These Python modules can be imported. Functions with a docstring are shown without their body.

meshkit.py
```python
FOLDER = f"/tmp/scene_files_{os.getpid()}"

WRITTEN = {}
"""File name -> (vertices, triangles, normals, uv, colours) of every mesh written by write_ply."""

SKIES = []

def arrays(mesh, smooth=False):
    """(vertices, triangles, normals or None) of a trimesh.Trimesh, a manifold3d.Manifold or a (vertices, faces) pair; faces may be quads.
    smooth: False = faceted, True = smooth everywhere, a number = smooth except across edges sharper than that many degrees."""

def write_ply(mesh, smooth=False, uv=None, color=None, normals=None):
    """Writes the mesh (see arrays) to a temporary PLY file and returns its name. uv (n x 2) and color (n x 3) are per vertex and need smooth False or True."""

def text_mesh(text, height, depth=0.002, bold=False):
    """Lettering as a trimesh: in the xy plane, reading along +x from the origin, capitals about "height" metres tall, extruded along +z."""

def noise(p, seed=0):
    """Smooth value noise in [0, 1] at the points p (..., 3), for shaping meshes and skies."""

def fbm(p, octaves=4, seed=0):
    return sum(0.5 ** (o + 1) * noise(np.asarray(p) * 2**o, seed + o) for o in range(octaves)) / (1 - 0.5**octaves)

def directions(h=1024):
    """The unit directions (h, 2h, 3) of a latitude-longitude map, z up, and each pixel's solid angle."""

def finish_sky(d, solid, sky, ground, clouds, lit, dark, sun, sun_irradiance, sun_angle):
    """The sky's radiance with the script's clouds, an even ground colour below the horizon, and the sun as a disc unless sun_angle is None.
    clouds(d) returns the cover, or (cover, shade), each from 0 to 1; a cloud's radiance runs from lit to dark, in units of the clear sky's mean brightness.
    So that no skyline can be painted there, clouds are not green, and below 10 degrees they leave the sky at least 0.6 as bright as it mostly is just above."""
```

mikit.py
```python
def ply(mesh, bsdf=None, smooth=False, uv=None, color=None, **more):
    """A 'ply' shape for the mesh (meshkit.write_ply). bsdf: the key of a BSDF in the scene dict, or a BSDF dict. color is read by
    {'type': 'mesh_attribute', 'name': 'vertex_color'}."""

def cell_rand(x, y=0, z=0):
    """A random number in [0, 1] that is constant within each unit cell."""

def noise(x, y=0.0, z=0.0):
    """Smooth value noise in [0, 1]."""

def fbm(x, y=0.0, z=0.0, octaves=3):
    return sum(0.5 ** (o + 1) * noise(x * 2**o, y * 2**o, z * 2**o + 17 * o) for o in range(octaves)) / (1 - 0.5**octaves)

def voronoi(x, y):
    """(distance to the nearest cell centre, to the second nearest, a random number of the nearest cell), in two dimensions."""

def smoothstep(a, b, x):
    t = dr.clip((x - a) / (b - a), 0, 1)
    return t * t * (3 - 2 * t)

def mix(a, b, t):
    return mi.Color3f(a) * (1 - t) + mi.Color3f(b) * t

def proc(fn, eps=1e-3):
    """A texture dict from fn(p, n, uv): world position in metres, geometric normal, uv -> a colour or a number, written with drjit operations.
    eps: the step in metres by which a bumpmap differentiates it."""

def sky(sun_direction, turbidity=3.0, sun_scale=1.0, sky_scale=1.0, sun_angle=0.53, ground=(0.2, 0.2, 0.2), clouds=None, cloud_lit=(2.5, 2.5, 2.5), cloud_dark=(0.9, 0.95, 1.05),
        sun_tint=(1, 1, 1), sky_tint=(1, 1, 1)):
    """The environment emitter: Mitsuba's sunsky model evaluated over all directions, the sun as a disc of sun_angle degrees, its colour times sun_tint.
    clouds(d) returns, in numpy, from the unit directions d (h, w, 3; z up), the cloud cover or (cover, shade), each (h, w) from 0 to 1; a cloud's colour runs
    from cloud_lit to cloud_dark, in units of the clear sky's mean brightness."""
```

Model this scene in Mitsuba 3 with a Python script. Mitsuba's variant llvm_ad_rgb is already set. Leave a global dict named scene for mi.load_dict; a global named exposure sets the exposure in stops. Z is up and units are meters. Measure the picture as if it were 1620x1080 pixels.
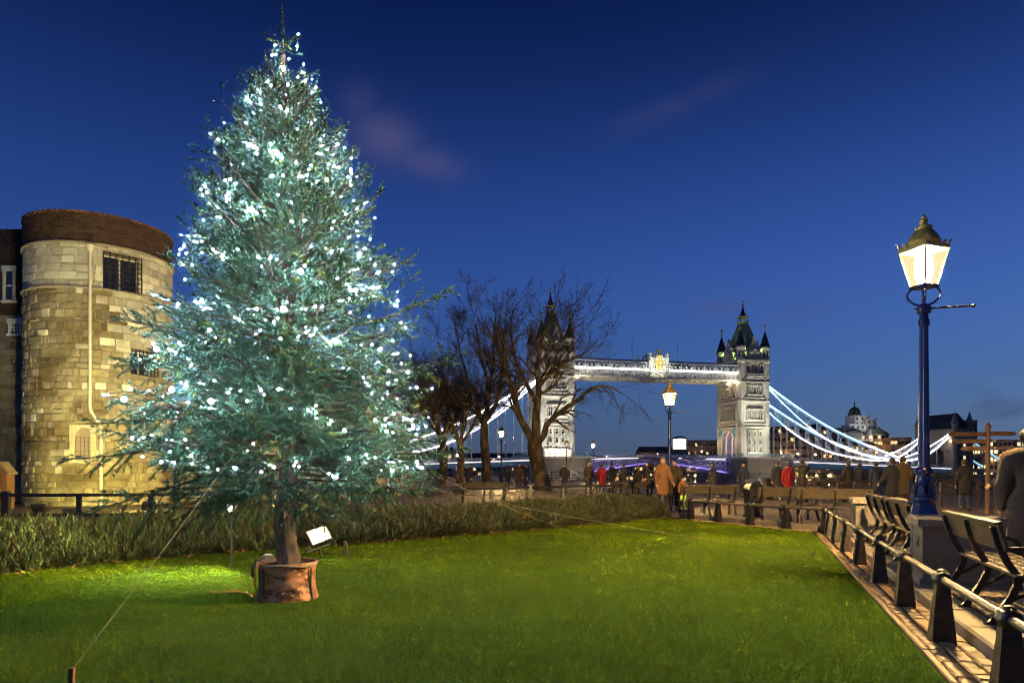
import math, random
import numpy as np, trimesh, mitsuba as mi, drjit as dr, mikit, meshkit
import manifold3d as m3
from shapely.geometry import Polygon, LineString, Point
from shapely.prepared import prep

T = mi.ScalarTransform4f
random.seed(7)
rng = np.random.default_rng(7)
scene, labels = {}, {}

# ---------------------------------------------------------------- camera, sky, exposure
exposure = 6.0                      # a long exposure at dusk
K = 1 / 2.0 ** exposure             # one unit of picture brightness
EYE, FPX, HX, HY = 1.5, 1080.0, 810.0, 742.0
scene['camera'] = {'type': 'perspective', 'fov': math.degrees(2 * math.atan(810 / FPX)), 'fov_axis': 'x', 'near_clip': 0.05, 'far_clip': 9000.0,
                   'principal_point_offset_y': -(HY - 540) / 1080.0,
                   'to_world': T().look_at(origin=[0, 0, EYE], target=[0, 1, EYE], up=[0, 0, 1])}


def at(x, y, depth):
    """The place in the world seen at a spot of the 1620 x 1080 photograph, at a distance in front of the camera (for laying the scene out)."""
    return np.array([(x - HX) / FPX * depth, depth, EYE + (HY - y) / FPX * depth])


def dusk_clouds(d):
    el = np.degrees(np.arcsin(np.clip(d[..., 2], 0, 1)))
    t = np.clip((el - 12) / 27, 0, 1)
    night = 0.86 * t * t * (3 - 2 * t)                       # the high sky, already night
    n = meshkit.fbm(d * np.array([6, 6, 15.0]), 4, 3)
    n2 = meshkit.fbm(d * np.array([15, 15, 40.0]) + 9, 4, 5)
    az = np.degrees(np.arctan2(d[..., 0], d[..., 1]))

    def puff(a, e, wa, we, tilt=0.0):
        x, y = (az - a) / wa, (el - e - tilt * (az - a)) / we
        return np.exp(-(x * x + y * y))

    c = 0.66 * np.maximum(puff(-10.5, 25.4, 2.6, 1.7, -.1), np.maximum(.75 * puff(-7.2, 24.0, 3.0, 1.1, -.15), .5 * puff(-12.6, 27.4, 1.7, 1.4))) * np.clip(1.5 * n + .2, 0, 1)
    c = np.maximum(c, 0.24 * puff(13.5, 27.3, 4.5, 0.8, .22) * np.clip(2.2 * n2 - .3, 0, 1))
    c = np.maximum(c, 0.35 * puff(23.3, 12.0, 2.6, 0.7, .1) * np.clip(2 * n2 - .2, 0, 1))
    c = np.maximum(c, 0.3 * puff(17, 12.8, 2.6, 0.8, -.05) * np.clip(2 * n2 - .2, 0, 1))
    c = np.maximum(c, .27 * np.exp(-(el / 5.0) ** 2))      # thin haze along the horizon, lit by the city
    low = np.clip((n2 - .5) * 3, 0, 1) * np.exp(-((el - 4.0) / 2.0) ** 2) * np.clip((az - 31) / 5, 0, 1) * np.clip((130 - az) / 40, 0, 1)
    cover = 1 - (1 - night) * (1 - c) * (1 - .7 * low)
    shade = np.where(cover > 1e-4, (night * (1 - c) + .55 * low) / np.maximum(night * (1 - c) + c + .7 * low, 1e-6), 1)
    return cover, shade


SUN = (math.sin(math.radians(60)), math.cos(math.radians(60)), math.sin(math.radians(1.0)))
scene['sky'] = mikit.sky(SUN, turbidity=1.5, sun_scale=0.0, sky_scale=K, sky_tint=(1.04, 3.0, 16.2), ground=(.05, .05, .05),
                         clouds=dusk_clouds, cloud_lit=(.98, .95, 2.2), cloud_dark=(0.0, 0.04, 0.33))
scene['sky']['sampling_weight'] = 100.0

# ---------------------------------------------------------------- keys, labels
_used = {}


def key(name, parent=None):
    base = (parent + '__' if parent else '') + name
    n = _used.get(base, 0)
    _used[base] = n + 1
    return base if n == 0 else f'{base}_{n:03d}'


def tag(k, label=None, cat=None, group=None, kind=None):
    d = {a: b for a, b in (('label', label), ('category', cat), ('group', group), ('kind', kind)) if b}
    if d:
        labels[k] = d


def thing(name, label, cat, group=None, kind=None):
    k = key(name)
    tag(k, label, cat, group, kind)
    return k


def put(name, mesh, bsdf, parent=None, smooth=False, label=None, cat=None, group=None, kind=None, light=None, weight=1.0, **more):
    k = key(name, parent)
    d = mikit.ply(mesh, bsdf, smooth=smooth, **more)
    if light is not None:
        d['light'] = {'type': 'area', 'radiance': {'type': 'rgb', 'value': [float(c) * K for c in light]}, 'sampling_weight': float(weight)}
    scene[k] = d
    tag(k, label, cat, group, kind)
    return k


def spot(name, origin, target, color, cutoff=40, beam=25, weight=8.0):
    scene[key(name)] = {'type': 'spot', 'intensity': {'type': 'rgb', 'value': [float(c) * K for c in color]}, 'cutoff_angle': float(cutoff), 'beam_width': float(beam),
                        'sampling_weight': float(weight), 'to_world': T().look_at(origin=[float(v) for v in origin], target=[float(v) for v in target], up=[0.01, 0.02, 1])}


# ---------------------------------------------------------------- mesh building
class MB:
    """Collects pieces of one mesh."""

    def __init__(self):
        self.v, self.f, self.c, self.n = [], [], [], 0

    def raw(self, v, f, c=None):
        v, f = np.asarray(v, float).reshape(-1, 3), np.asarray(f, int)
        if f.shape[1] == 4:
            f = np.vstack([f[:, [0, 1, 2]], f[:, [0, 2, 3]]])
        self.v.append(v)
        self.f.append(f + self.n)
        if c is not None:
            c = np.asarray(c, float)
            self.c.append(np.broadcast_to(c, (len(v), 3)) if c.ndim == 1 else c)
        self.n += len(v)
        return self

    def mesh(self, m, M=None, c=None):
        v = np.asarray(m.vertices)
        if M is not None:
            v = v @ np.asarray(M)[:3, :3].T + np.asarray(M)[:3, 3]
        return self.raw(v, m.faces, c)

    def hexa(self, p, c=None):
        """Eight corners: bottom ring then top ring."""
        return self.raw(p, [[3, 2, 1, 0], [4, 5, 6, 7], [0, 1, 5, 4], [1, 2, 6, 5], [2, 3, 7, 6], [3, 0, 4, 7]], c)

    def box(self, o, size, rz=0.0, c=None, bev=0.0):
        """A box centred at o (x, y), its underside at o z."""
        sx, sy, sz = np.asarray(size, float) / 2
        ca, sa = math.cos(rz), math.sin(rz)

        def ring(ix, iy, z):
            return [[o[0] + x * ca - y * sa, o[1] + x * sa + y * ca, z] for x, y in ((-ix, -iy), (ix, -iy), (ix, iy), (-ix, iy))]

        z0, z1 = o[2], o[2] + 2 * sz
        if bev <= 0:
            return self.hexa(np.array(ring(sx, sy, z0) + ring(sx, sy, z1)), c)
        rings = [ring(sx, sy, z0), ring(sx, sy, z1 - bev), ring(sx - bev, sy - bev, z1)]
        f = [[3, 2, 1, 0]]
        for k in range(2):
            for i in range(4):
                j = (i + 1) % 4
                f.append([4 * k + i, 4 * k + j, 4 * k + 4 + j, 4 * k + 4 + i])
        f.append([8, 9, 10, 11])
        return self.raw(sum(rings, []), f, c)

    def bar(self, p0, p1, w, h=None, up=(0, 0, 1), c=None):
        """A rectangular bar between two points; w sideways, h along up."""
        h = w if h is None else h
        p0, p1 = np.asarray(p0, float), np.asarray(p1, float)
        t = (p1 - p0) / (np.linalg.norm(p1 - p0) + 1e-12)
        up = np.asarray(up, float)
        s = np.cross(up, t)
        if np.linalg.norm(s) < 1e-3:
            s = np.cross([1, 0, 0], t)
        s /= np.linalg.norm(s)
        u = np.cross(t, s)
        q = [-s * w / 2 - u * h / 2, s * w / 2 - u * h / 2, s * w / 2 + u * h / 2, -s * w / 2 + u * h / 2]
        return self.hexa(np.array([p0 + x for x in q] + [p1 + x for x in q])[:, :], c)

    def tube(self, pts, r, sides=8, caps=True, c=None):
        p = np.asarray(pts, float)
        r = np.broadcast_to(np.asarray(r, float), (len(p),))
        t = np.gradient(p, axis=0)
        t /= np.linalg.norm(t, axis=1, keepdims=True) + 1e-12
        a = np.zeros_like(t)
        ref = np.array([0, 0, 1.0]) if abs(t[0, 2]) < .9 else np.array([1.0, 0, 0])
        for i in range(len(p)):
            x = ref - t[i] * (ref @ t[i])
            a[i] = x / (np.linalg.norm(x) + 1e-12)
            ref = a[i]
        b = np.cross(t, a)
        ang = np.arange(sides) * 2 * np.pi / sides
        v = p[:, None] + r[:, None, None] * (np.cos(ang)[None, :, None] * a[:, None] + np.sin(ang)[None, :, None] * b[:, None])
        i, j = np.meshgrid(np.arange(len(p) - 1), np.arange(sides), indexing='ij')
        q = np.stack([i * sides + j, i * sides + (j + 1) % sides, (i + 1) * sides + (j + 1) % sides, (i + 1) * sides + j], -1).reshape(-1, 4)
        f = np.vstack([q[:, [0, 1, 2]], q[:, [0, 2, 3]]])
        v = v.reshape(-1, 3)
        if caps:
            n = len(v)
            v = np.vstack([v, p[:1], p[-1:]])
            k = np.arange(sides)
            f = np.vstack([f, np.stack([k * 0 + n, (k + 1) % sides, k], 1), np.stack([k * 0 + n + 1, (len(p) - 1) * sides + k, (len(p) - 1) * sides + (k + 1) % sides], 1)])
        return self.raw(v, f, c)

    def lathe(self, prof, o, seg=16, rz=0.0, c=None, sx=1.0, sy=1.0):
        """A profile [(r, z)...] turned about the upright axis through o."""
        prof = np.asarray(prof, float)
        ang = np.arange(seg) * 2 * np.pi / seg + rz
        v = np.stack([prof[:, None, 0] * np.cos(ang) * sx + o[0], prof[:, None, 0] * np.sin(ang) * sy + o[1], np.broadcast_to(prof[:, None, 1] + o[2], (len(prof), seg))], -1).reshape(-1, 3)
        i, j = np.meshgrid(np.arange(len(prof) - 1), np.arange(seg), indexing='ij')
        q = np.stack([i * seg + j, i * seg + (j + 1) % seg, (i + 1) * seg + (j + 1) % seg, (i + 1) * seg + j], -1).reshape(-1, 4)
        n = len(v)
        v = np.vstack([v, [[o[0], o[1], o[2] + prof[0, 1]], [o[0], o[1], o[2] + prof[-1, 1]]]])
        k = np.arange(seg)
        f = np.vstack([q[:, [0, 1, 2]], q[:, [0, 2, 3]], np.stack([k * 0 + n, (k + 1) % seg, k], 1), np.stack([k * 0 + n + 1, (len(prof) - 1) * seg + k, (len(prof) - 1) * seg + (k + 1) % seg], 1)])
        return self.raw(v, f, c)

    def ball(self, o, r, sub=1, c=None):
        m = ICO[sub]
        return self.raw(m[0] * np.asarray(r) + np.asarray(o), m[1], c)

    def prism(self, poly, z0, z1, c=None, M=None):
        m = trimesh.creation.extrude_polygon(poly if isinstance(poly, Polygon) else Polygon(poly), z1 - z0, engine='earcut')
        m.apply_translation([0, 0, z0])
        return self.mesh(m, M, c)

    def vf(self):
        return np.vstack(self.v), np.vstack(self.f)

    def put(self, name, bsdf, parent=None, **kw):
        if self.c:
            kw['color'] = np.vstack(self.c)
        return put(name, self.vf(), bsdf, parent, **kw)


ICO = {k: (np.array(m.vertices), np.array(m.faces)) for k, m in ((s, trimesh.creation.icosphere(subdivisions=s)) for s in (0, 1, 2, 3))}


def frame(o, ex, ey, ez):
    M = np.eye(4)
    M[:3, 0], M[:3, 1], M[:3, 2], M[:3, 3] = ex, ey, ez, o
    return M


def unit(v):
    v = np.asarray(v, float)
    return v / np.linalg.norm(v)


# ---------------------------------------------------------------- materials
def mat(name, base, rough=.7, metallic=0.0, spec=.4, bump=None, bump_scale=.01, **kw):
    col = base if isinstance(base, dict) else {'type': 'rgb', 'value': list(base)}
    b = {'type': 'principled', 'base_color': col, 'roughness': rough, 'metallic': metallic, 'specular': spec, **kw}
    if spec <= .1:
        b = {'type': 'diffuse', 'reflectance': col}
    if bump is not None:
        b = {'type': 'bumpmap', 'arbitrary': bump, 'scale': bump_scale, 'bsdf': b}
    scene[name] = {'type': 'twosided', 'bsdf': b}
    return name


VC = {'type': 'mesh_attribute', 'name': 'vertex_color'}
mix, noise, fbm, voronoi, smoothstep, cell_rand = mikit.mix, mikit.noise, mikit.fbm, mikit.voronoi, mikit.smoothstep, mikit.cell_rand
scene['vc_matt'] = {'type': 'twosided', 'bsdf': {'type': 'diffuse', 'reflectance': VC}}
rough_stone = mikit.proc(lambda p, n, uv: fbm(p.x * 14, p.y * 14, p.z * 14, 3), eps=4e-3)
mat('stone_vc', VC, .85, spec=.25, bump=rough_stone, bump_scale=.05)
fine_stone = mikit.proc(lambda p, n, uv: fbm(p.x * 60, p.y * 60, p.z * 60, 3), eps=1.5e-3)
mat('sett_vc', VC, .62, spec=.4, bump=fine_stone, bump_scale=.012)


def granite(p, n, uv):
    a = fbm(p.x * 9, p.y * 9, p.z * 9, 4)
    s = noise(p.x * 160, p.y * 160, p.z * 160)
    return mix((.11, .095, .078), (.20, .175, .145), a) * (0.75 + .5 * s)


mat('granite', mikit.proc(granite), .7, bump=fine_stone, bump_scale=.006)


def soil(p, n, uv):
    a, b = fbm(p.x * 2.1, p.y * 2.1, 0, 4), noise(p.x * 45, p.y * 45, 3)
    return mix((.016, .034, .008), (.035, .075, .012), a * .6 + b * .5)


mat('soil_grass', mikit.proc(soil), .95, spec=.1)


def cobble(p, n, uv):
    d1, d2, r = voronoi(p.x * 3.3, p.y * 3.3)
    return mix((.025, .021, .018), mix((.075, .06, .05), (.13, .105, .085), r), smoothstep(.03, .12, d2 - d1)) * (.7 + .5 * noise(p.x * 30, p.y * 30, 0))


mat('cobble', mikit.proc(cobble), .7)


def brickwork(p, n, uv):
    # courses of real brick size, cut round the uv grid given in metres
    u, w = uv.x, uv.y
    row = dr.floor(w / .075)
    x = u / .225 + .5 * (row - 2 * dr.floor(row / 2))
    fx, fy = x - dr.floor(x), w / .075 - row
    joint = dr.minimum(smoothstep(.0, .06, dr.minimum(fx, 1 - fx)), smoothstep(.0, .16, dr.minimum(fy, 1 - fy)))
    r = cell_rand(dr.floor(x), row, 4)
    return mix((.075, .062, .052), mix((.038, .02, .015), (.085, .045, .03), r), joint) * (.75 + .5 * fbm(p.x * 3, p.y * 3, p.z * 3, 3))


mat('brickwork', mikit.proc(brickwork), .85, spec=.2)


def bark_fn(p, n, uv):
    a = fbm(p.x * 22, p.y * 22, p.z * 5, 4)
    return mix((.05, .038, .028), (.17, .125, .09), a)


bark_bump = mikit.proc(lambda p, n, uv: fbm(p.x * 30, p.y * 30, p.z * 9, 3), eps=3e-3)
mat('fir_bark', mikit.proc(bark_fn), .85, spec=.2, bump=bark_bump, bump_scale=.03)


def plane_bark(p, n, uv):
    a = fbm(p.x * 2.2, p.y * 2.2, p.z * 1.2, 4)
    return mix((.045, .034, .022), (.14, .11, .065), smoothstep(.4, .65, a))


mat('plane_bark', mikit.proc(plane_bark), .9, spec=.15)
mat('twig', (.072, .055, .044), .9, spec=.1)
mat('fir_twig', (.07, .05, .034), .9, spec=.1)


def rust(p, n, uv):
    a, b = fbm(p.x * 7, p.y * 7, p.z * 11, 4), noise(p.x * 40, p.y * 40, p.z * 40)
    c = mix((.09, .035, .018), (.33, .15, .075), smoothstep(.3, .62, a))
    return mix(c, (.36, .27, .2), smoothstep(.6, .8, b) * .5)


mat('rust', mikit.proc(rust), .55, .25, bump=mikit.proc(lambda p, n, uv: fbm(p.x * 9, p.y * 9, p.z * 14, 3), eps=4e-3), bump_scale=.05)


def old_wood(p, n, uv):
    g = fbm(p.x * 25, p.y * 25, p.z * 25, 3)
    return mix((.034, .026, .019), (.085, .064, .043), g)


mat('bench_wood', mikit.proc(old_wood), .5, spec=.5)


def river_stone(p, n, uv):
    a, b = fbm(p.x * .35, p.y * .35, p.z * .5, 4), noise(p.x * 1.7, p.y * 1.7, p.z * 2.6)
    return mix((.30, .28, .24), (.52, .50, .45), a * .6 + b * .4)


mat('portland', mikit.proc(river_stone), .85, spec=.2)
mat('iron', (.012, .012, .013), .38, spec=.6)


def iron_brown(p, n, uv):
    return mix((.008, .007, .0065), (.03, .018, .012), smoothstep(.5, .75, fbm(p.x * 12, p.y * 12, p.z * 12, 3)))


mat('worn_iron', mikit.proc(iron_brown), .45, spec=.6, bump=fine_stone, bump_scale=.006)
mat('worn_rail', (.12, .105, .09), .42, .6)
mat('blue_paint', (.012, .026, .12), .3, spec=.6)
mat('brass', (.62, .42, .12), .45, .45)
mat('dark_slate', (.05, .055, .05), .6)
mat('lead', (.22, .23, .22), .6)
mat('gold', (.72, .52, .2), .5, .3)
mat('bridge_white', (.62, .66, .68), .5)
mat('bridge_blue', (.16, .34, .48), .5)
mat('dark_glass', (.02, .022, .028), .15, spec=.7)
mat('white_render', (.66, .65, .62), .8)
mat('plaster_buff', (.36, .29, .19), .85)
mat('brown_brick', (.16, .115, .08), .9)
mat('grey_wall', (.2, .19, .18), .9)
mat('black_rubber', (.02, .02, .02), .7)
mat('pale_pipe', (.55, .52, .45), .5)
mat('lamp_glass', (.8, .75, .6), .4)
scene['clear_pane'] = {'type': 'thindielectric', 'int_ior': 1.02}
mat('bulb_glass', (.8, .8, .85), .3)
mat('wire_green', (.015, .04, .025), .6)
mat('rope', (.20, .16, .11), .9)
mat('orange_rubber', (.6, .16, .03), .5)
mat('red_cloth', (.17, .006, .010), .9)
mat('dark_cloth', (.022, .021, .024), .95)
mat('navy_cloth', (.018, .022, .045), .95)
mat('brown_cloth', (.055, .037, .025), .95)
mat('beige_cloth', (.085, .064, .046), .95)
mat('orange_cloth', (.20, .095, .04), .95)
mat('hi_vis', (.45, .75, .04), .8)
mat('denim', (.03, .04, .07), .95)
mat('skin', (.46, .28, .2), .6)
mat('hair', (.03, .02, .014), .6)
mat('flag_red', (.4, .03, .03), .9)
scene['water'] = {'type': 'twosided', 'bsdf': {'type': 'bumpmap', 'arbitrary': mikit.proc(lambda p, n, uv: fbm(p.x * .5, p.y * .5, 0, 3), eps=.1), 'scale': .25,
                  'bsdf': {'type': 'principled', 'base_color': {'type': 'rgb', 'value': [.012, .016, .02]}, 'roughness': .12, 'specular': .5}}}

# ================================================================ SETTING: ground, river, lawn, edging, hedge
ED = np.array([.3376, .9413])                                   # along the lawn's right edge
EN = np.array([.9413, -.3376])                                  # away from the lawn
E0 = np.array([3.06, 4.79])


def edge(s, off=0.0):
    return E0 + ED * s + EN * off


S_END = 12.0
B0 = edge(S_END)
BD = unit(np.array([5.0, 20.4]) - B0)                           # along the lawn's far edge
BN = np.array([BD[1], -BD[0]])
B_LEN = float(np.linalg.norm(np.array([5.0, 20.4]) - B0))
STRIP = .46


def back(s, off=0.0):
    return B0 + BD * s + BN * off


def meet(off):
    """Corner of the two edges moved out by off."""
    A = np.array([ED, -BD]).T
    k = np.linalg.solve(A, back(0, off) - edge(0, off))
    return edge(k[0], off)


hedge_front = np.array([(-16, 9.0), (-11, 9.2), (-7.32, 9.76), (-6.38, 11.0), (-5.3, 12.1), (-4.35, 12.75), (-3.1, 13.6), (-1.53, 15.0), (.78, 17.0), (2.2, 18.4), (3.6, 19.9), (4.7, 21.1)])
fence_line = np.array([(-16, 13.6), (-11, 13.9), (-7.0, 14.3), (-4.6, 15.3), (-1.9, 17.6), (1.0, 20.3), (4.3, 23.2)])
quay = [(80, -60), (60, 25), (23, 62), (-62, 222), (-150, 400), (-1500, 4000)]
ground_poly = Polygon(quay + [(-5000, 4000), (-5000, -800), (80, -800)])
lawn_region = Polygon([edge(-16, STRIP + .15), meet(STRIP + .15), back(B_LEN + .9, STRIP + .15), (4.75, 23.5), *[tuple(p) for p in fence_line[::-1]], (-60, 13), (-60, -14)])
lawn_poly = Polygon([edge(-16), B0, back(B_LEN), (4.9, 21.4), *[tuple(p) for p in hedge_front[::-1]], (-60, 9), (-60, -14)])

MB().prism(ground_poly, -6.5, -.03).put('ground', 'cobble', kind='structure')
MB().prism(ground_poly.difference(lawn_region).intersection(Polygon([(-300, -60), (300, -60), (300, 300), (-300, 300)])), -.06, .10).put('path', 'cobble', kind='structure')
put('river', (np.array([[-6000, -6000, -5], [6000, -6000, -5], [6000, 8000, -5], [-6000, 8000, -5.0]]), np.array([[0, 1, 2], [0, 2, 3]])), 'water', kind='structure')
MB().prism([(252, -90), (158, 305), (74, 676), (-100, 2500), (-100, 6000), (6000, 6000), (6000, -90)], -6, -1.0).put('far_bank', 'cobble', kind='structure')

# the lawn: turf, then blades
lp = prep(lawn_poly)
MB().prism(lawn_poly.intersection(Polygon([(-40, -14), (30, -14), (30, 40), (-40, 40)])), -.05, 0).put('lawn', 'soil_grass', kind='structure')


def grass():
    P, S = [], []
    for y0, y1, dens, size in ((4.3, 6.0, 4200, .75), (6.0, 8.0, 2900, .9), (8, 10.5, 1900, 1.1), (10.5, 14, 1100, 1.4), (14, 22, 620, 1.9)):
        w = .80 * y1
        n = int(dens * 2 * w * (y1 - y0))
        x, y = rng.uniform(-w, w, n), rng.uniform(y0, y1, n)
        keep = (np.abs(x) < .79 * y) & (edge_off(x, y) < -.02)
        x, y = x[keep], y[keep]
        ok = np.array([lp.contains(Point(a, b)) for a, b in zip(x, y)]) if y1 > 9 else np.ones(len(x), bool)
        P.append(np.stack([x[ok], y[ok]], 1))
        S.append(np.full(ok.sum(), size))
    P, S = np.vstack(P), np.concatenate(S)
    n = len(P)
    tuft = meshkit.fbm(np.stack([P[:, 0] * 2.2, P[:, 1] * 2.2, P[:, 0] * 0], 1), 4, 11)
    hgt = rng.uniform(.018, .042, n) * (.65 + .7 * tuft) * (.8 + .2 * S)
    wid = rng.uniform(.0030, .0056, n) * S
    a = rng.uniform(0, 2 * np.pi, n)
    lean = rng.uniform(.1, .9, n) * hgt
    b = rng.uniform(0, 2 * np.pi, n)
    base = np.stack([P[:, 0], P[:, 1], np.full(n, -.003)], 1)
    side = np.stack([np.cos(a), np.sin(a), a * 0], 1) * wid[:, None] / 2
    tip = base + np.stack([np.cos(b) * lean, np.sin(b) * lean, hgt], 1)
    v = np.stack([base - side, base + side, tip], 1).reshape(-1, 3)
    col = np.array([.125, .170, .002]) * rng.uniform(.35, 1.6, (n, 1))
    big = meshkit.fbm(np.stack([P[:, 0] * .55, P[:, 1] * .55, P[:, 0] * 0 + 3], 1), 3, 21)[:, None]
    col = col * (1 + 1.1 * (big - .5)) * (1 + .9 * (tuft[:, None] - .5))
    dry = (rng.uniform(0, 1, n) < .05)[:, None]
    col = np.where(dry, np.array([.14, .12, .02]) * rng.uniform(.6, 1.1, (n, 1)), col)
    put('grass', (v, np.arange(3 * n).reshape(-1, 3)), 'vc_matt', color=np.repeat(col, 3, 0), label='short green winter turf of the lawn around the lit tree', cat='grass', kind='stuff')


def edge_off(x, y):
    return np.maximum((x - E0[0]) * EN[0] + (y - E0[1]) * EN[1], np.where(y > 14, (x - B0[0]) * BN[0] + (y - B0[1]) * BN[1], -9))


grass()

# the stone edging: a bed with setts, then kerb stones, then paving
SETT = np.array([(.20, .135, .072), (.15, .105, .062), (.24, .165, .09), (.12, .088, .056), (.19, .115, .062)])
bed = MB()
bed.prism(Polygon([edge(-16, .0), B0, back(B_LEN + .5), back(B_LEN + .5, STRIP + .05), meet(STRIP + .05), edge(-16, STRIP + .05)]), -.05, .004)
edging = bed.put('edging', 'soil_dark' if 'soil_dark' in scene else mat('soil_dark', (.035, .028, .02), .95, spec=.1), kind='structure')


def sett(name, c2, along, la, lw, z0, h, parent, bsdf='sett_vc', palette=SETT, bev=.012, tilt=.02):
    rz = math.atan2(along[1], along[0])
    m = MB().box((0, 0, 0), (la, lw, h), 0, None, bev)
    v, f = m.vf()
    v = v + rng.normal(0, .0035, v.shape) * np.array([1, 1, .5])
    v[:, 2] += v[:, 0] * rng.normal(0, tilt) + v[:, 1] * rng.normal(0, tilt)
    ca, sa = math.cos(rz), math.sin(rz)
    v = np.stack([c2[0] + v[:, 0] * ca - v[:, 1] * sa, c2[1] + v[:, 0] * sa + v[:, 1] * ca, z0 + v[:, 2]], 1)
    col = palette[rng.integers(len(palette))] * rng.uniform(.75, 1.2)
    return put(name, (v, f), bsdf, parent, color=np.tile(col, (len(v), 1)) * rng.uniform(.92, 1.08, (len(v), 1)))


# a thin upright edging stone between turf and setts
for i in range(14):
    sett('edging_stone', edge(-1.0 + i * .94 + .47, .035), ED, .92, .05, -.03, .055, edging, bev=.006, tilt=.004)
for r in range(3):
    s = -1.2 + rng.uniform(0, .1)
    while s < 11.75:
        la = rng.uniform(.14, .22)
        o = .07 + .13 * r + .065
        sett('sett', edge(s + la / 2, o), ED, la - .022, .13 - .022, -.03, .046 + rng.uniform(-.006, .006), edging)
        s += la
for r in range(3):
    s = .25
    while s < B_LEN - .1:
        la = rng.uniform(.24, .36)
        sett('sett', back(s + la / 2, .04 + .14 * r + .07), BD, la - .02, .122, -.03, .042 + rng.uniform(-.006, .006), edging)
        s += la

KERB = np.array([(.12, .10, .08), (.155, .13, .105), (.135, .11, .085)])
kerb = MB().prism(Polygon([edge(-16, STRIP + .02), meet(STRIP + .02), back(B_LEN + .5, STRIP + .02), back(B_LEN + .5, STRIP + .28), meet(STRIP + .28), edge(-16, STRIP + .28)]), -.05, .06).put('kerb', 'soil_dark', kind='structure')
s = -1.4
while s < 11.9:
    la = rng.uniform(.8, 1.1)
    sett('kerb_stone', edge(s + la / 2, STRIP + .15), ED, la - .012, .30, -.04, .165, kerb, palette=KERB, bev=.018, tilt=.001)
    s += la
s = .3
while s < B_LEN:
    sett('kerb_stone', back(s + .45, STRIP + .15), BD, .885, .30, -.04, .165, kerb, palette=KERB, bev=.018, tilt=.001)
    s += .9
paving = put('pavement', MB().prism(Polygon([edge(-2, STRIP + .32), edge(11.5, STRIP + .32), edge(11.5, 6.2), edge(-2, 6.2)]), .05, .106).vf(), 'soil_dark', kind='structure')
SLAB = np.array([(.16, .12, .08), (.19, .145, .095), (.14, .105, .075), (.175, .13, .09)])
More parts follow.
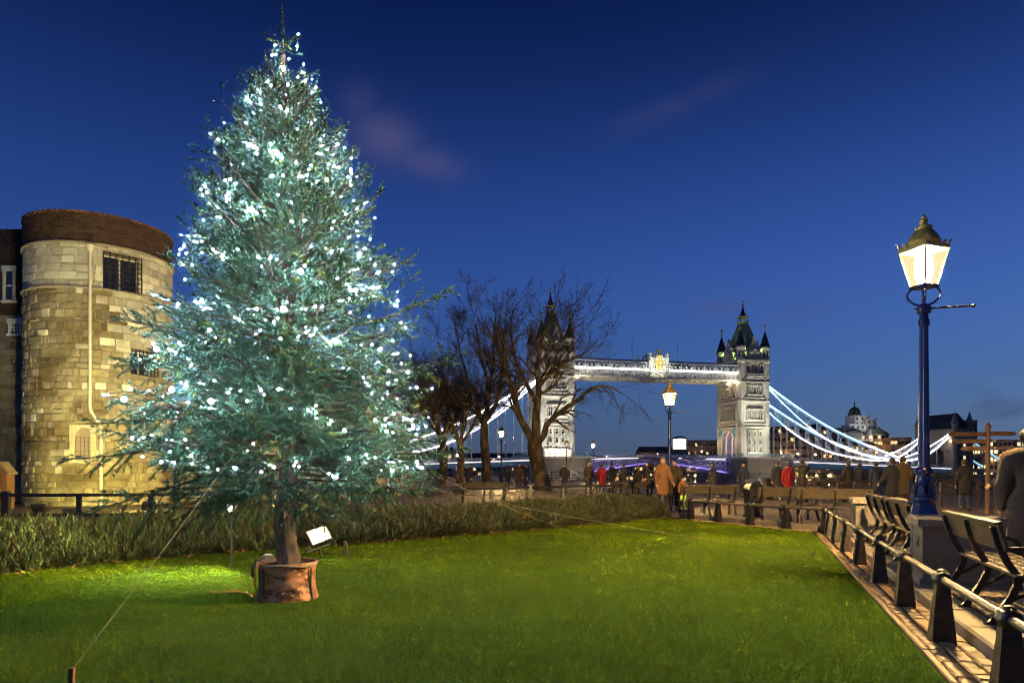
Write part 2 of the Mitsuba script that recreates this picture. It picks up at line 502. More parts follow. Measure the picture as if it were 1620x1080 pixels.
for r in range(11):
    s = -1.5 + rng.uniform(0, .5)
    while s < 11.3:
        la = rng.uniform(.5, .85)
        o = STRIP + .34 + .49 * r + .24
        p = edge(s + la / 2, o)
        if p[1] > 3 and p[0] / p[1] < .85:
            sett('paving_slab', p, ED, la - .02, .47, .10, .028 + rng.uniform(-.004, .004), paving, palette=SLAB, bev=.008, tilt=.003)
        s += la


# ---------------------------------------------------------------- hedge
def polyline(P, n):
    P = np.asarray(P, float)
    L = np.r_[0, np.cumsum(np.linalg.norm(np.diff(P, axis=0), axis=1))]
    t = np.linspace(0, L[-1], n)
    return np.stack([np.interp(t, L, P[:, k]) for k in range(P.shape[1])], 1), L[-1]


def sprig(seed):
    r = np.random.default_rng(seed)
    V, F, C = [], [], []
    for k in range(11):
        z = .01 + .013 * k + r.uniform(-.004, .004)
        a = r.uniform(0, 2 * np.pi)
        l, w = r.uniform(.028, .05), r.uniform(.007, .012)
        d = np.array([math.cos(a), math.sin(a), 0])
        s = np.array([-d[1], d[0], 0])
        up = r.uniform(1.0, 2.6)
        b = np.array([0, 0, z]) + d * .002
        t = b + (d + np.array([0, 0, up])) * l
        m = (b + t) / 2 + np.array([0, 0, .004])
        n = len(V)
        V += [b, m - s * w / 2, m + s * w / 2, t]
        F += [[n, n + 1, n + 2], [n + 1, n + 3, n + 2]]
        C += [.6 + .03 * k] * 4
    return np.array(V), np.array(F), np.array(C)


SPRIGS = [sprig(i) for i in range(6)]


def scatter(templates, P, N, size, tint, spread=.35):
    """Templates stood at the points P along the directions N."""
    Vs, Fs, Cs, at0 = [], [], [], 0
    pick = rng.integers(len(templates), size=len(P))
    for k, (v, f, c) in enumerate(templates):
        i = np.nonzero(pick == k)[0]
        if not len(i):
            continue
        ez = N[i] + rng.normal(0, spread, (len(i), 3))
        ez /= np.linalg.norm(ez, axis=1, keepdims=True)
        ex = np.cross(ez, rng.normal(0, 1, (len(i), 3)))
        ex /= np.linalg.norm(ex, axis=1, keepdims=True)
        ey = np.cross(ez, ex)
        R = np.stack([ex, ey, ez], 2) * size[i][:, None, None]
        w = np.einsum('nij,vj->nvi', R, v) + P[i][:, None]
        Vs.append(w.reshape(-1, 3))
        Fs.append((f[None] + (np.arange(len(i)) * len(v))[:, None, None]).reshape(-1, 3) + at0)
        Cs.append((tint[i][:, None] * c[None, :, None]).reshape(-1, 3))
        at0 += len(i) * len(v)
    return (np.vstack(Vs), np.vstack(Fs)), np.vstack(Cs)


def hedge(front, width, height, n, label, tint, size):
    F, L = polyline(front, 90)
    t = np.gradient(F, axis=0)
    t /= np.linalg.norm(t, axis=1, keepdims=True)
    nb = np.stack([-t[:, 1], t[:, 0]], 1)
    prof = np.array([(0, 0), (-.03, .3), (.05, .72), (.25, .93), (.5, 1.0), (.75, .97), (.97, .6), (1, 0)])
    core = MB()
    bump = meshkit.fbm(np.stack([F[:, 0] * .8, F[:, 1] * .8, F[:, 0] * 0], 1), 3, 4)
    hh = height * (.82 + .36 * bump)
    rings = F[:, None, :] + nb[:, None, :] * (prof[None, :, :1] * .86 + .07) * width
    v = np.concatenate([rings, (prof[None, :, 1] * hh[:, None] * .86)[..., None]], 2).reshape(-1, 3)
    m = len(prof)
    i, j = np.meshgrid(np.arange(len(F) - 1), np.arange(m - 1), indexing='ij')
    q = np.stack([i * m + j, (i + 1) * m + j, (i + 1) * m + j + 1, i * m + j + 1], -1).reshape(-1, 4)
    core.raw(v, q)
    h = key('hedge')
    tag(h, label, 'hedge')
    core.put('stem_mass', mat('hedge_core', (.085, .075, .038), .95, spec=.1) if 'hedge_core' not in scene else 'hedge_core', h)
    # shoots over the surface
    u = rng.uniform(0, len(F) - 1.001, n)
    w = rng.uniform(0, 1, n) ** 1.0 * (m - 1.6)
    iu, iw = u.astype(int), w.astype(int)
    fu, fw = (u - iu)[:, None], (w - iw)[:, None]
    G = np.concatenate([F[:, None, :] + nb[:, None, :] * prof[None, :, :1] * width, (prof[None, :, 1] * hh[:, None])[..., None]], 2)
    P = (G[iu, iw] * (1 - fu) + G[iu + 1, iw] * fu) * (1 - fw) + (G[iu, iw + 1] * (1 - fu) + G[iu + 1, iw + 1] * fu) * fw
    a, b = G[iu + 1, iw] - G[iu, iw], G[iu, iw + 1] - G[iu, iw]
    N = np.cross(a, b)
    N /= np.linalg.norm(N, axis=1, keepdims=True) + 1e-9
    clump = meshkit.fbm(P * 3.0, 3, 8)
    P = P + N * ((clump - .5) * .16)[:, None] - np.array([0, 0, .05])
    D = N * .35 + np.array([0, 0, 1.0])
    D /= np.linalg.norm(D, axis=1, keepdims=True)
    col = np.asarray(tint) * rng.uniform(.4, 1.7, (n, 1)) * (.6 + .8 * meshkit.fbm(P * 2.2, 3, 12))[:, None]
    brown = rng.uniform(0, 1, (n, 1)) < .12
    col = np.where(brown, np.array([.13, .085, .045]) * rng.uniform(.6, 1.1, (n, 1)), col)
    mesh, c = scatter(SPRIGS, P, D, size * rng.uniform(.7, 1.4, n), col, .24)
    put('shoots', mesh, 'vc_matt', h, color=c, kind='stuff')
    return h


hedge(hedge_front[:6], 2.0, .50, 9000, 'grey green shrubby hedge left of the lit tree, in front of the round stone tower', (.115, .145, .054), 1.25)
hedge(hedge_front[5:], 2.0, .42, 8500, 'dull brown green shrubby hedge running from the lit tree towards the bridge', (.074, .086, .044), 1.35)


def leaf_litter():
    F, L = polyline(hedge_front, 400)
    n = 420
    i = rng.integers(60, 400, n)
    p = F[i] + rng.normal(0, 1, (n, 2)) * np.array([.12, .10]) - np.array([-.05, .12])
    V, Fc, C = [], [], []
    for k in range(n):
        a, l, w = rng.uniform(0, 6.28), rng.uniform(.05, .11), rng.uniform(.03, .06)
        d, s = np.array([math.cos(a), math.sin(a), rng.uniform(-.2, .5)]), np.array([-math.sin(a), math.cos(a), rng.uniform(-.3, .3)])
        o = np.array([p[k, 0], p[k, 1], rng.uniform(.02, .05)])
        b = len(V)
        V += [o - d * l / 2, o - s * w / 2 + [0, 0, .01], o + d * l / 2, o + s * w / 2 + [0, 0, .012]]
        Fc += [[b, b + 1, b + 3], [b + 1, b + 2, b + 3]]
        C += [np.array([(.32, .13, .04), (.24, .10, .035), (.38, .20, .07), (.16, .07, .03)][rng.integers(4)]) * rng.uniform(.7, 1.2)] * 4
    for k in range(70):                                           # a few blown out on to the turf
        y = rng.uniform(7, 19)
        x = rng.uniform(-.7, .3) * y
        if not lp.contains(Point(x, y)):
            continue
        a, l, w = rng.uniform(0, 6.28), rng.uniform(.04, .08), rng.uniform(.03, .05)
        d, s = np.array([math.cos(a), math.sin(a), .1]), np.array([-math.sin(a), math.cos(a), .2])
        o = np.array([x, y, .035])
        b = len(V)
        V += [o - d * l / 2, o - s * w / 2, o + d * l / 2, o + s * w / 2]
        Fc += [[b, b + 1, b + 3], [b + 1, b + 2, b + 3]]
        C += [np.array((.26, .12, .045)) * rng.uniform(.6, 1.2)] * 4
    put('fallen_leaves', (np.array(V), np.array(Fc)), 'vc_matt', color=np.array(C), label='scattered orange brown fallen leaves along the foot of the hedge', cat='leaves', kind='stuff')


leaf_litter()

# ================================================================ the medieval stone tower and the walls beside it
TC, TR = np.array([-17.02, 28.27]), 2.65
PHI0 = math.atan2(-TC[1], -TC[0])                                # towards the viewer
RUB = np.array([(.31, .265, .17), (.25, .21, .14), (.36, .31, .21), (.28, .225, .145), (.40, .36, .26), (.20, .165, .11), (.33, .27, .16)])
RUB = RUB.mean(0) + .6 * (RUB - RUB.mean(0))
ASH = np.array([(.56, .53, .45), (.50, .47, .40), (.60, .58, .50), (.46, .43, .36)])


def phi_of(x):
    """The angle at which the line of sight through column x meets the tower."""
    d = unit([(x - HX) / FPX, 1.0])
    b = d @ TC
    s = b - math.sqrt(max(b * b - TC @ TC + TR * TR, 0))
    p = d * s - TC
    return math.atan2(p[1], p[0])


def cyl(phi, r, z):
    return np.array([TC[0] + r * math.cos(phi), TC[1] + r * math.sin(phi), z])


def curved_block(p0, p1, z0, z1, e, rin=-.05, gap=.010, inset=.014, seg=2):
    """One stone in the round wall, between two angles and two heights, standing e proud."""
    g = gap / TR
    A = np.linspace(p0 + g, p1 - g, seg + 1)
    B = np.linspace(p0 + g + inset / TR, p1 - g - inset / TR, seg + 1)
    j = rng.uniform(-.02, .02, 4)
    V = [cyl(a, TR + rin, z0 + gap) for a in A] + [cyl(a, TR + rin, z1 - gap) for a in A]
    V += [cyl(b, TR + e, z0 + gap + inset + j[0]) for b in B] + [cyl(b, TR + e + j[2] * .5, z1 - gap - inset + j[1]) for b in B]
    n = seg + 1
    F = []
    for i in range(seg):
        F += [[2 * n + i, 2 * n + i + 1, 3 * n + i + 1, 3 * n + i], [i, i + 1, 2 * n + i + 1, 2 * n + i], [3 * n + i, 3 * n + i + 1, n + i + 1, n + i]]
    F += [[0, 2 * n, 3 * n, n], [2 * n - 1, 4 * n - 1, 3 * n - 1, n - 1]]
    return np.array(V), np.array(F)


OPEN = []                                                        # openings (phi centre, half angle, z0, z1)
for x, hw, z0, z1 in ((193.5, .63, 8.38, 9.74), (228, .52, 5.22, 6.16), (131, .27, 1.85, 3.08)):
    OPEN.append((phi_of(x), hw / TR, z0, z1))


def blocked(p, z):
    return any(abs(p - a) < h + .03 and z0 - .06 < z < z1 + .06 for a, h, z0, z1 in OPEN)


tower = key('round_stone_tower')
tag(tower, 'round floodlit medieval stone tower with dark brick parapet at the left edge of the view', 'tower')
mat('mortar', (.24, .20, .14), .95, spec=.1)
core = MB()
core.lathe([(TR - .35, -.2), (TR - .035, -.2), (TR - .035, 10.0), (TR - .4, 10.0)], (*TC, 0), 64)
# the core is cut where the openings are, so that they have depth
man = m3.Manifold.cylinder(10.2, TR - .035, TR - .035, 96).translate([TC[0], TC[1], -.2])
for a, h, z0, z1 in OPEN:
    c = cyl(a, TR, (z0 + z1) / 2)
    b = m3.Manifold.cube([.9, 2 * h * TR, z1 - z0], True).rotate([0, 0, math.degrees(a)]).translate([c[0], c[1], c[2]])
    man = man - b
put('wall_core', man, 'mortar', tower, smooth=30)
stones = []
z = 0.0
while z < 10.0:
    ash_band = z >= 8.34
    h = .30 if ash_band else rng.uniform(.14, .33)
    if z < 8.34 < z + h + .08:
        h = 8.34 - z
    if z + h > 9.98:
        h = 10.0 - z
    if h < .08:
        z += h
        continue
    p = PHI0 - 1.75 + rng.uniform(0, .1)
    while p < PHI0 + 1.75:
        right = p > phi_of(172) + .05 * math.sin(z * 9) and z > 4.9 + .5 * math.sin(z * 5)
        ash = ash_band or (right and z > 5.3)
        w = rng.uniform(.42, .66) if ash else rng.uniform(.14, .34) + (rng.uniform(0, .4) if rng.uniform() < .45 else 0)
        q = p + w / TR
        zm, pm = z + h / 2, (p + q) / 2
        cut = None
        for a, hh, z0, z1 in OPEN:
            if z0 - .12 < zm < z1 + .12:
                if p < a - hh < q:
                    q = a - hh
                elif a - hh - .001 <= p < a + hh:
                    cut = a + hh
        if cut is not None:
            p = cut
            continue
        if q - p > .02:
            pal = ASH if ash else RUB
            e = rng.uniform(0, .012) if ash else rng.uniform(-.02, .045)
            if not ash and rng.uniform() < .06:
                pal = ASH
            stones.append((p, q, z, z + h, e, pal[rng.integers(len(pal))] * rng.uniform(.86, 1.12), ash))
        p = q
    z += h


def front(s):
    return (s[1] - s[0]) * (s[3] - s[2]) * math.cos((s[0] + s[1]) / 2 - PHI0)


order = sorted(stones, key=front, reverse=True)
rest = MB()
for k, s in enumerate(order):
    v, f = curved_block(*s[:5], gap=.005 if s[6] else .010)
    wx = meshkit.fbm(v * .8, 3, 31)[:, None]
    c = s[5] * rng.uniform(.8, 1.15, (len(v), 1)) * (np.array([1, 1, 1]) - (0 if s[6] else 1) * np.array([.5, .56, .62]) * np.clip((wx - .46) * 5, 0, 1))
    if k < 300:
        put('stone', (v, np.vstack([f[:, [0, 1, 2]], f[:, [0, 2, 3]]])), 'stone_vc', tower, color=c)
    else:
        rest.raw(v, f, c)
rest.put('small_stones', 'stone_vc', tower, kind='stuff')
for z in (8.30, 9.98):                                            # string courses
    MB().lathe([(TR - .05, z), (TR + .07, z + .02), (TR + .075, z + .085), (TR + .02, z + .12), (TR - .05, z + .12)], (*TC, 0), 96, c=(.30, .27, .21)).put('string_course', 'stone_vc', tower, smooth=False)


def brick_ring(z0, z1, r, name, parent):
    A = np.linspace(PHI0 - math.pi, PHI0 + math.pi, 129)
    V, UV = [], []
    for a in A:
        for rr, zz in ((r, z0), (r, z1), (r - .34, z1), (r - .34, z1 - .8)):
            V.append([TC[0] + rr * math.cos(a), TC[1] + rr * math.sin(a), zz])
            UV.append([a * TR, zz + (r - rr)])
    F = []
    for i in range(128):
        for k in range(3):
            F.append([4 * i + k, 4 * i + 4 + k, 4 * i + 5 + k, 4 * i + 1 + k])
    put(name, (np.array(V), np.array(F)), 'brickwork', parent, uv=np.array(UV))


brick_ring(10.1, 11.17, TR + .012, 'brick_parapet', tower)
cop = MB()
for k in range(84):                                               # bricks on edge along the top
    a = 2 * math.pi * k / 84
    c = cyl(a, TR - .14, 11.17)
    cop.box(c, (.36, .185, .075), a, c=np.array([.15, .075, .05]) * rng.uniform(.6, 1.3))
cop.put('coping', 'stone_vc', tower, kind='stuff')


def grille(a, h, z0, z1, nv, nh, name='window_grille'):
    w = key('window', tower)
    labels[w] = {'label': 'barred window of the round tower'}
    ex, ey = np.array([-math.sin(a), math.cos(a), 0]), np.array([math.cos(a), math.sin(a), 0])
    o = cyl(a, TR, (z0 + z1) / 2)
    hw, hz = h * TR, (z1 - z0) / 2
    pane = MB()
    pane.hexa([o - ey * .40 + ex * sx * hw + np.array([0, 0, sz * hz]) + ey * d for d in (0, .02) for sx, sz in ((-1, -1), (1, -1), (1, 1), (-1, 1))])
    pane.put('pane', 'dark_glass', w)
    fr = MB()
    for s in (-1, 1):
        fr.bar(o + ex * s * (hw - .03) - ey * .36 + [0, 0, -hz], o + ex * s * (hw - .03) - ey * .36 + [0, 0, hz], .06, .05, up=ey)
        fr.bar(o + ex * -hw - ey * .36 + [0, 0, s * (hz - .03)], o + ex * hw - ey * .36 + [0, 0, s * (hz - .03)], .05, .06)
    fr.bar(o - ey * .355 + [0, 0, -hz], o - ey * .355 + [0, 0, hz], .05, .04, up=ey)
    fr.put('frame', 'white_render', w)
    g = MB()
    for i in range(nv):
        x = (i / (nv - 1) * 2 - 1) * (hw + .04)
        g.bar(o + ex * x + ey * .07 + [0, 0, -hz - .03], o + ex * x + ey * .07 + [0, 0, hz + .03], .035, .035, up=ey)
    for i in range(nh):
        zz = (i / (nh - 1) * 2 - 1) * hz
        g.bar(o - ex * (hw + .06) + ey * .075 + [0, 0, zz], o + ex * (hw + .06) + ey * .075 + [0, 0, zz], .04, .03)
    g.put('bars', 'iron', w)


grille(*OPEN[0], 7, 8)
grille(*OPEN[1], 8, 7)
# the little lit arched window
a, h, z0, z1 = OPEN[2]
w = key('window', tower)
labels[w] = {'label': 'small arched window glowing warm yellow low on the round tower'}
ex, ey = np.array([-math.sin(a), math.cos(a), 0]), np.array([math.cos(a), math.sin(a), 0])
o = cyl(a, TR, z0)
hw = h * TR


def arch_pts(r, spring, n=8, tip=1.25):
    """Half outline of a pointed arch from the springing to the tip, as (x, z)."""
    t = np.linspace(0, 1, n)
    x = r * (1 - t ** 1.8)
    return np.stack([x, spring + r * tip * np.sin(t * math.pi / 2)], 1)


P = arch_pts(hw, z1 - z0 - hw * 1.25)
inner = [(-hw, 0), (hw, 0)] + [tuple(p) for p in P] + [(-x, zz) for x, zz in P[::-1][1:]]
surround = Polygon([(-hw - .16, -.12), (hw + .16, -.12), (hw + .16, z1 - z0 + .1), (-hw - .16, z1 - z0 + .1)]).difference(Polygon(inner))
MB().prism(surround, -.34, .045, M=frame(o, ex, [0, 0, 1], np.cross(ex, [0, 0, 1])), c=(.42, .37, .28)).put('surround', 'stone_vc', w)
gp = np.array([o - ey * .22 + ex * x + [0, 0, zz] for x, zz in inner])
gc = gp.mean(0)
put('pane', (np.vstack([gp, gc]), np.array([[i, (i + 1) % len(gp), len(gp)] for i in range(len(gp))])), 'dark_glass', w, light=(.62, .40, .12), weight=.5)
lead = MB()
for i in range(-1, 2):
    lead.bar(o - ey * .2 + ex * i * .13, o - ey * .2 + ex * i * .13 + [0, 0, .9], .014, .012, up=ey)
for i in range(1, 6):
    lead.bar(o - ey * .2 - ex * hw + [0, 0, i * .17], o - ey * .2 + ex * hw + [0, 0, i * .17], .012, .014)
lead.put('bars', 'iron', w)
# rain pipe with hopper and brackets
pa, pb = phi_of(143), phi_of(160)
dp = MB()
path = [cyl(pa, TR + .10, zz) for zz in np.linspace(9.75, 3.9, 8)] + [cyl(pa + (pb - pa) * t, TR + .10, 3.75 - .65 * t) for t in np.linspace(.1, 1, 5)] + [cyl(pb, TR + .10, zz) for zz in np.linspace(2.9, 0, 5)]
dp.tube(path, .055, 10)
dp.lathe([(.07, 0), (.15, .16), (.16, .24)], cyl(pa, TR + .12, 9.7), 10)
pipe = dp.put('rain_pipe', 'pale_pipe', tower, smooth=40)
for zz, pp in ((8.9, pa), (7.4, pa), (5.9, pa), (4.4, pa), (2.2, pb), (.9, pb)):
    MB().lathe([(.075, 0), (.075, .06)], cyl(pp, TR + .10, zz), 10).put('bracket', 'pale_pipe', pipe)

# the wall at its left: brick above rubble, with two windows
WY = 29.2
wall = key('stone_and_brick_wall')
tag(wall, 'tall wall of brick over rubble stone joining the round tower at the far left', 'wall')
MB().box((-23, WY + .45, -.2), (8.6, .8, 8.3)).put('wall_core', 'mortar', wall)
V = np.array([[-27.3, WY - .02, 8.1], [-18.8, WY - .02, 8.1], [-18.8, WY - .02, 11.75], [-27.3, WY - .02, 11.75], [-27.3, WY + .8, 11.75], [-18.8, WY + .8, 11.75], [-27.3, WY + .8, 8.1], [-18.8, WY + .8, 8.1]])
put('brick_upper_wall', (V, np.array([[0, 1, 2, 3], [3, 2, 5, 4], [4, 5, 7, 6]])), 'brickwork', wall, uv=np.array([(v[0], v[2] + (v[1] - WY)) for v in V]))
rs = MB()
z = 0
while z < 8.08:
    h = min(rng.uniform(.18, .32), 8.1 - z)
    x = -18.6
    while x > -23.5:
        w = rng.uniform(.22, .62)
        e = rng.uniform(0, .035)
        c = RUB[rng.integers(len(RUB))] * rng.uniform(.7, 1.1)
        p = [[x - w + .01, WY + .06, z + .01], [x - .01, WY + .06, z + .01], [x - .01, WY + .06, z + h - .01], [x - w + .01, WY + .06, z + h - .01],
             [x - w + .022, WY + .03 - e, z + .022], [x - .022, WY + .03 - e, z + .022], [x - .022, WY + .03 - e, z + h - .022], [x - w + .022, WY + .03 - e, z + h - .022]]
        if x > -20.9 and x - w > -21.4:
            sk = MB().hexa(p, c)
            sk.put('stone', 'stone_vc', wall)
        else:
            rs.hexa(p, c)
        x -= w
    z += h
rs.put('far_stones', 'stone_vc', wall, kind='stuff')


def sash(o, w, h, parent, nx, nz, pane='dark_glass', light=None):
    k = key('window', parent)
    fr = MB()
    for s in (-1, 1):
        fr.box((o[0] + s * w / 2, o[1], o[2] - h / 2), (.09, .10, h))
    fr.box((o[0], o[1] - .01, o[2] - h / 2 - .10), (w + .2, .16, .10))
    fr.box((o[0], o[1], o[2] + h / 2), (w + .2, .12, .22))
    for i in range(1, nx):
        fr.box((o[0] - w / 2 + w * i / nx, o[1] + .02, o[2] - h / 2), (.035, .05, h))
    for i in range(1, nz):
        fr.box((o[0], o[1] + .022, o[2] - h / 2 + h * i / nz - .017), (w, .05, .035))
    fr.put('frame', 'white_render', k)
    MB().box((o[0], o[1] + .05, o[2] - h / 2), (w - .05, .03, h - .02)).put('pane', pane, k)


p = at(15, 452, WY - .06)
sash((p[0], WY - .07, p[2]), .42, 1.25, wall, 1, 2)
p = at(24, 520, WY - .06)
sash((p[0], WY - .05, p[2]), .46, .42, wall, 3, 3)
hut = key('brick_sentry_hut')
tag(hut, 'small orange brick lean-to with a sloping top at the foot of the wall, far left', 'hut')
p = at(-4, 742, 24)
V = []
hx, hy = p[0], 24.0
poly = Polygon([(-.55, 0), (.34, 0), (.34, 1.35), (.05, 1.7), (-.55, 1.7)])
MB().prism(poly, 0, .35, M=frame((hx, hy, 0), [1, 0, 0], [0, 0, 1], [0, 1, 0])).put('wall', mat('orange_brick', (.15, .07, .038), .9), hut)
MB().prism(Polygon([(-.6, 1.705), (.055, 1.705), (.38, 1.31), (.43, 1.36), (.09, 1.77), (-.6, 1.77)]), -.05, .40, M=frame((hx, hy, 0), [1, 0, 0], [0, 0, 1], [0, 1, 0])).put('roof', 'brown_brick', hut)

# buildings and curtain wall behind the lit tree
cw = key('curtain_wall')
tag(cw, 'low floodlit stone curtain wall glimpsed through the branches behind the lit tree', 'wall')
q0, q1 = np.array([-14.4, 29.6]), np.array([-5.6, 36.0])
wd = unit(q1 - q0)
wn = np.array([wd[1], -wd[0]])
Lw = float(np.linalg.norm(q1 - q0))
rz = math.atan2(wd[1], wd[0])
c = (q0 + q1) / 2 - wn * .3
MB().box((c[0], c[1], -.2), (Lw, .6, 4.5), rz).put('wall_core', 'mortar', cw)
cs = MB()
z = 0
while z < 4.28:
    h = min(rng.uniform(.22, .36), 4.3 - z)
    s = 0
    while s < Lw:
        w = rng.uniform(.3, .8)
        a, b, e = s + .012, min(s + w, Lw) - .012, rng.uniform(.02, .05)
        if b - a > .05:
            ring = lambda off, g: [[*(q0 + wd * x + wn * off), zz] for x, zz in ((a + g, z + .01 + g), (b - g, z + .01 + g), (b - g, z + h - .01 - g), (a + g, z + h - .01 - g))]
            cs.hexa(np.array(ring(-.02, 0) + ring(e, .012)), RUB[rng.integers(len(RUB))] * rng.uniform(.75, 1.15))
        s += w
    z += h
cs.put('stones', 'stone_vc', cw, kind='stuff')
MB().box((c[0], c[1], 4.32), (Lw + .1, .75, .14), rz, c=(.3, .27, .2)).put('coping', 'stone_vc', cw)


def house(name, label, cat, o, w, d, h, roof, rz, wallm, roofm, rows, cols, lit=.3, win=(.9, 1.3), hip=.0, light=(1.3, .8, .35), z0=0.0, seed=1, weight=.15, group=None, one=True):
    """A building: walls, roof, dark and lit windows on the two sides seen from here, chimney."""
    r = np.random.default_rng(seed)
    k = key(name)
    tag(k, label, cat, group)
    ca, sa = math.cos(rz), math.sin(rz)
    ex, ey = np.array([ca, sa, 0]), np.array([-sa, ca, 0])
    o = np.array([o[0], o[1], z0])
    MB().box(o, (w, d, h), rz).put('wall', wallm, k)
    if roof > 0:
        b = [o + ex * sx * (w / 2 + .3) + ey * sy * (d / 2 + .3) + [0, 0, h + .002] for sx, sy in ((-1, -1), (1, -1), (1, 1), (-1, 1))]
        tps = [o + ex * sx * (w / 2 + .3 - hip) + [0, 0, h + roof] for sx in (-1, 1)]
        MB().raw(np.array(b + tps), np.array([[0, 1, 5], [0, 5, 4], [2, 3, 4], [2, 4, 5], [1, 2, 5], [3, 0, 4], [0, 2, 1], [0, 3, 2]])).put('roof', roofm, k)
        MB().box(o + ex * w * .28 + [0, 0, h + roof * .35], (.8, .8, roof * .9), rz).put('chimney', 'brown_brick', k)
    else:
        MB().box(o + [0, 0, h + .002], (w + .4, d + .4, .5), rz).put('parapet', wallm, k)
    dark, bright, surr = MB(), MB(), MB()
    nb = 0
    for e1, e2, L, D, n in ((ex, -ey, w, d, cols), (-ey, -ex, d, w, max(1, round(cols * d / w))), (ey, ex, d, w, max(1, round(cols * d / w)))):
        for i in range(n):
            for j in range(rows):
                c = o + e2 * D / 2 + e1 * ((i + .5) / n - .5) * L * .94 + np.array([0, 0, (j + .55) * h / rows])
                q = [c + e1 * sx * win[0] / 2 + np.array([0, 0, sz * win[1] / 2]) for sx, sz in ((-1, -1), (1, -1), (1, 1), (-1, 1))]
                surr.hexa(np.array([c + e1 * sx * (win[0] / 2 + .12) + e2 * dd + np.array([0, 0, -win[1] / 2 - .14 + sz]) for sz in (0, .14) for sx, dd in ((-1, .001), (1, .001), (1, .14), (-1, .14))]))
                if r.uniform() < lit:
                    bright.raw([x + e2 * .04 for x in q], [[0, 1, 2, 3]])
                    nb += 1
                else:
                    dark.raw([x + e2 * .04 for x in q], [[0, 1, 2, 3]])
    if dark.n:
        dark.put('dark_windows', 'dark_glass', k, kind='stuff')
    if nb:
        bright.put('lit_windows', 'lamp_glass', k, kind='stuff', light=light, weight=weight)
    surr.put('sills', wallm, k, kind='stuff')
    return k


house('brick_building', 'dark brick house with a tiled roof glimpsed between the round tower and the lit tree', 'house', (-12.3, 37.5), 7.5, 5, 4.6, 2.1, .25, 'orange_brick', 'brown_brick', 2, 4, .12, z0=0, seed=3)
# floodlights at the tower foot, behind the fence
mat('flood_case', (.05, .05, .05), .5)


def ground_flood(o, target, color, cut, beam, label, weight=10):
    k = thing('ground_floodlight', label, 'floodlight', 'floodlights at the foot of the round tower')
    d = unit(np.asarray(target, float) - o)
    s = unit(np.cross(d, [0, 0, 1]))
    u = np.cross(s, d)
    m = MB()
    m.hexa(np.array([o + s * a * .16 + u * b * .12 - d * .14 for a, b in ((-1, -1), (1, -1), (1, 1), (-1, 1))] + [o + s * a * .20 + u * b * .15 - d * .02 for a, b in ((-1, -1), (1, -1), (1, 1), (-1, 1))]))
    m.bar((o[0], o[1], 0), (o[0], o[1], o[2] - .1), .05)
    m.put('case', 'flood_case', k)
    MB().hexa(np.array([o - s * a * .18 + u * b * .13 - d * .02 + d * dd for dd in (.001, .012) for a, b in ((-1, -1), (1, -1), (1, 1), (-1, 1))])).put('lens', 'lamp_glass', k)
    spot('tower_flood_beam', o + d * .03, target, color, cut, beam, weight)


ground_flood(np.array([-11.6, 21.8, .35]), (-15.6, 26.6, 3.6), (190, 168, 34), 62, 30, 'squat floodlight behind the fence, nearest the right side of the round tower')
ground_flood(np.array([-14.4, 20.8, .35]), (-15.9, 26.6, 6.0), (92, 80, 27), 62, 30, 'squat floodlight behind the fence, straight in front of the round tower')
ground_flood(np.array([-12.0, 18.6, .35]), (-15.4, 26.6, 10.0), (165, 160, 122), 42, 24, 'squat floodlight behind the fence aimed high at the round tower')
ground_flood(np.array([-8.6, 25.6, .35]), (-9.0, 34.0, 2.0), (90, 62, 18), 70, 40, 'squat floodlight in front of the low curtain wall, hidden by the lit tree')

# ================================================================ the river bridge
BU, BV = np.array([.974, .2265, 0]), np.array([-.2265, .974, 0])   # along the roadway; across it, away from here
BC = np.array([89.9, 265.9, 0])                                  # right tower
SEP, TA, TB = 78.0, 13.9, 17.0
BL = BC - BU * SEP                                               # left tower
bridge = thing('bascule_bridge', 'floodlit bridge with two stone gothic towers, high walkways and lit suspension chains over the river', 'bridge')
mat('warm_stone', (.46, .43, .37), .85, spec=.2)
mat('oriel_blue', (.08, .35, .5), .5)


class Loc:
    """A local frame: u along the bridge (mirrored where s = -1), v across, z up."""

    def __init__(self, c, s=1):
        self.c, self.s = np.asarray(c, float), s

    def __call__(self, u, v, z):
        return self.c + BU * (u * self.s) + BV * v + np.array([0, 0, z])

    def box(self, mb, u0, u1, v0, v1, z0, z1):
        p = [self(u, v, z) for z in (z0, z1) for u, v in ((u0, v0), (u1, v0), (u1, v1), (u0, v1))]
        return mb.hexa(np.array(p) if self.s > 0 else np.array([p[i] for i in (1, 0, 3, 2, 5, 4, 7, 6)]))


def octo(mb, L, u, v, prof, seg=8):
    mb.lathe(prof, L(u, v, 0), seg, rz=math.atan2(BU[1], BU[0]) + math.pi / 8)


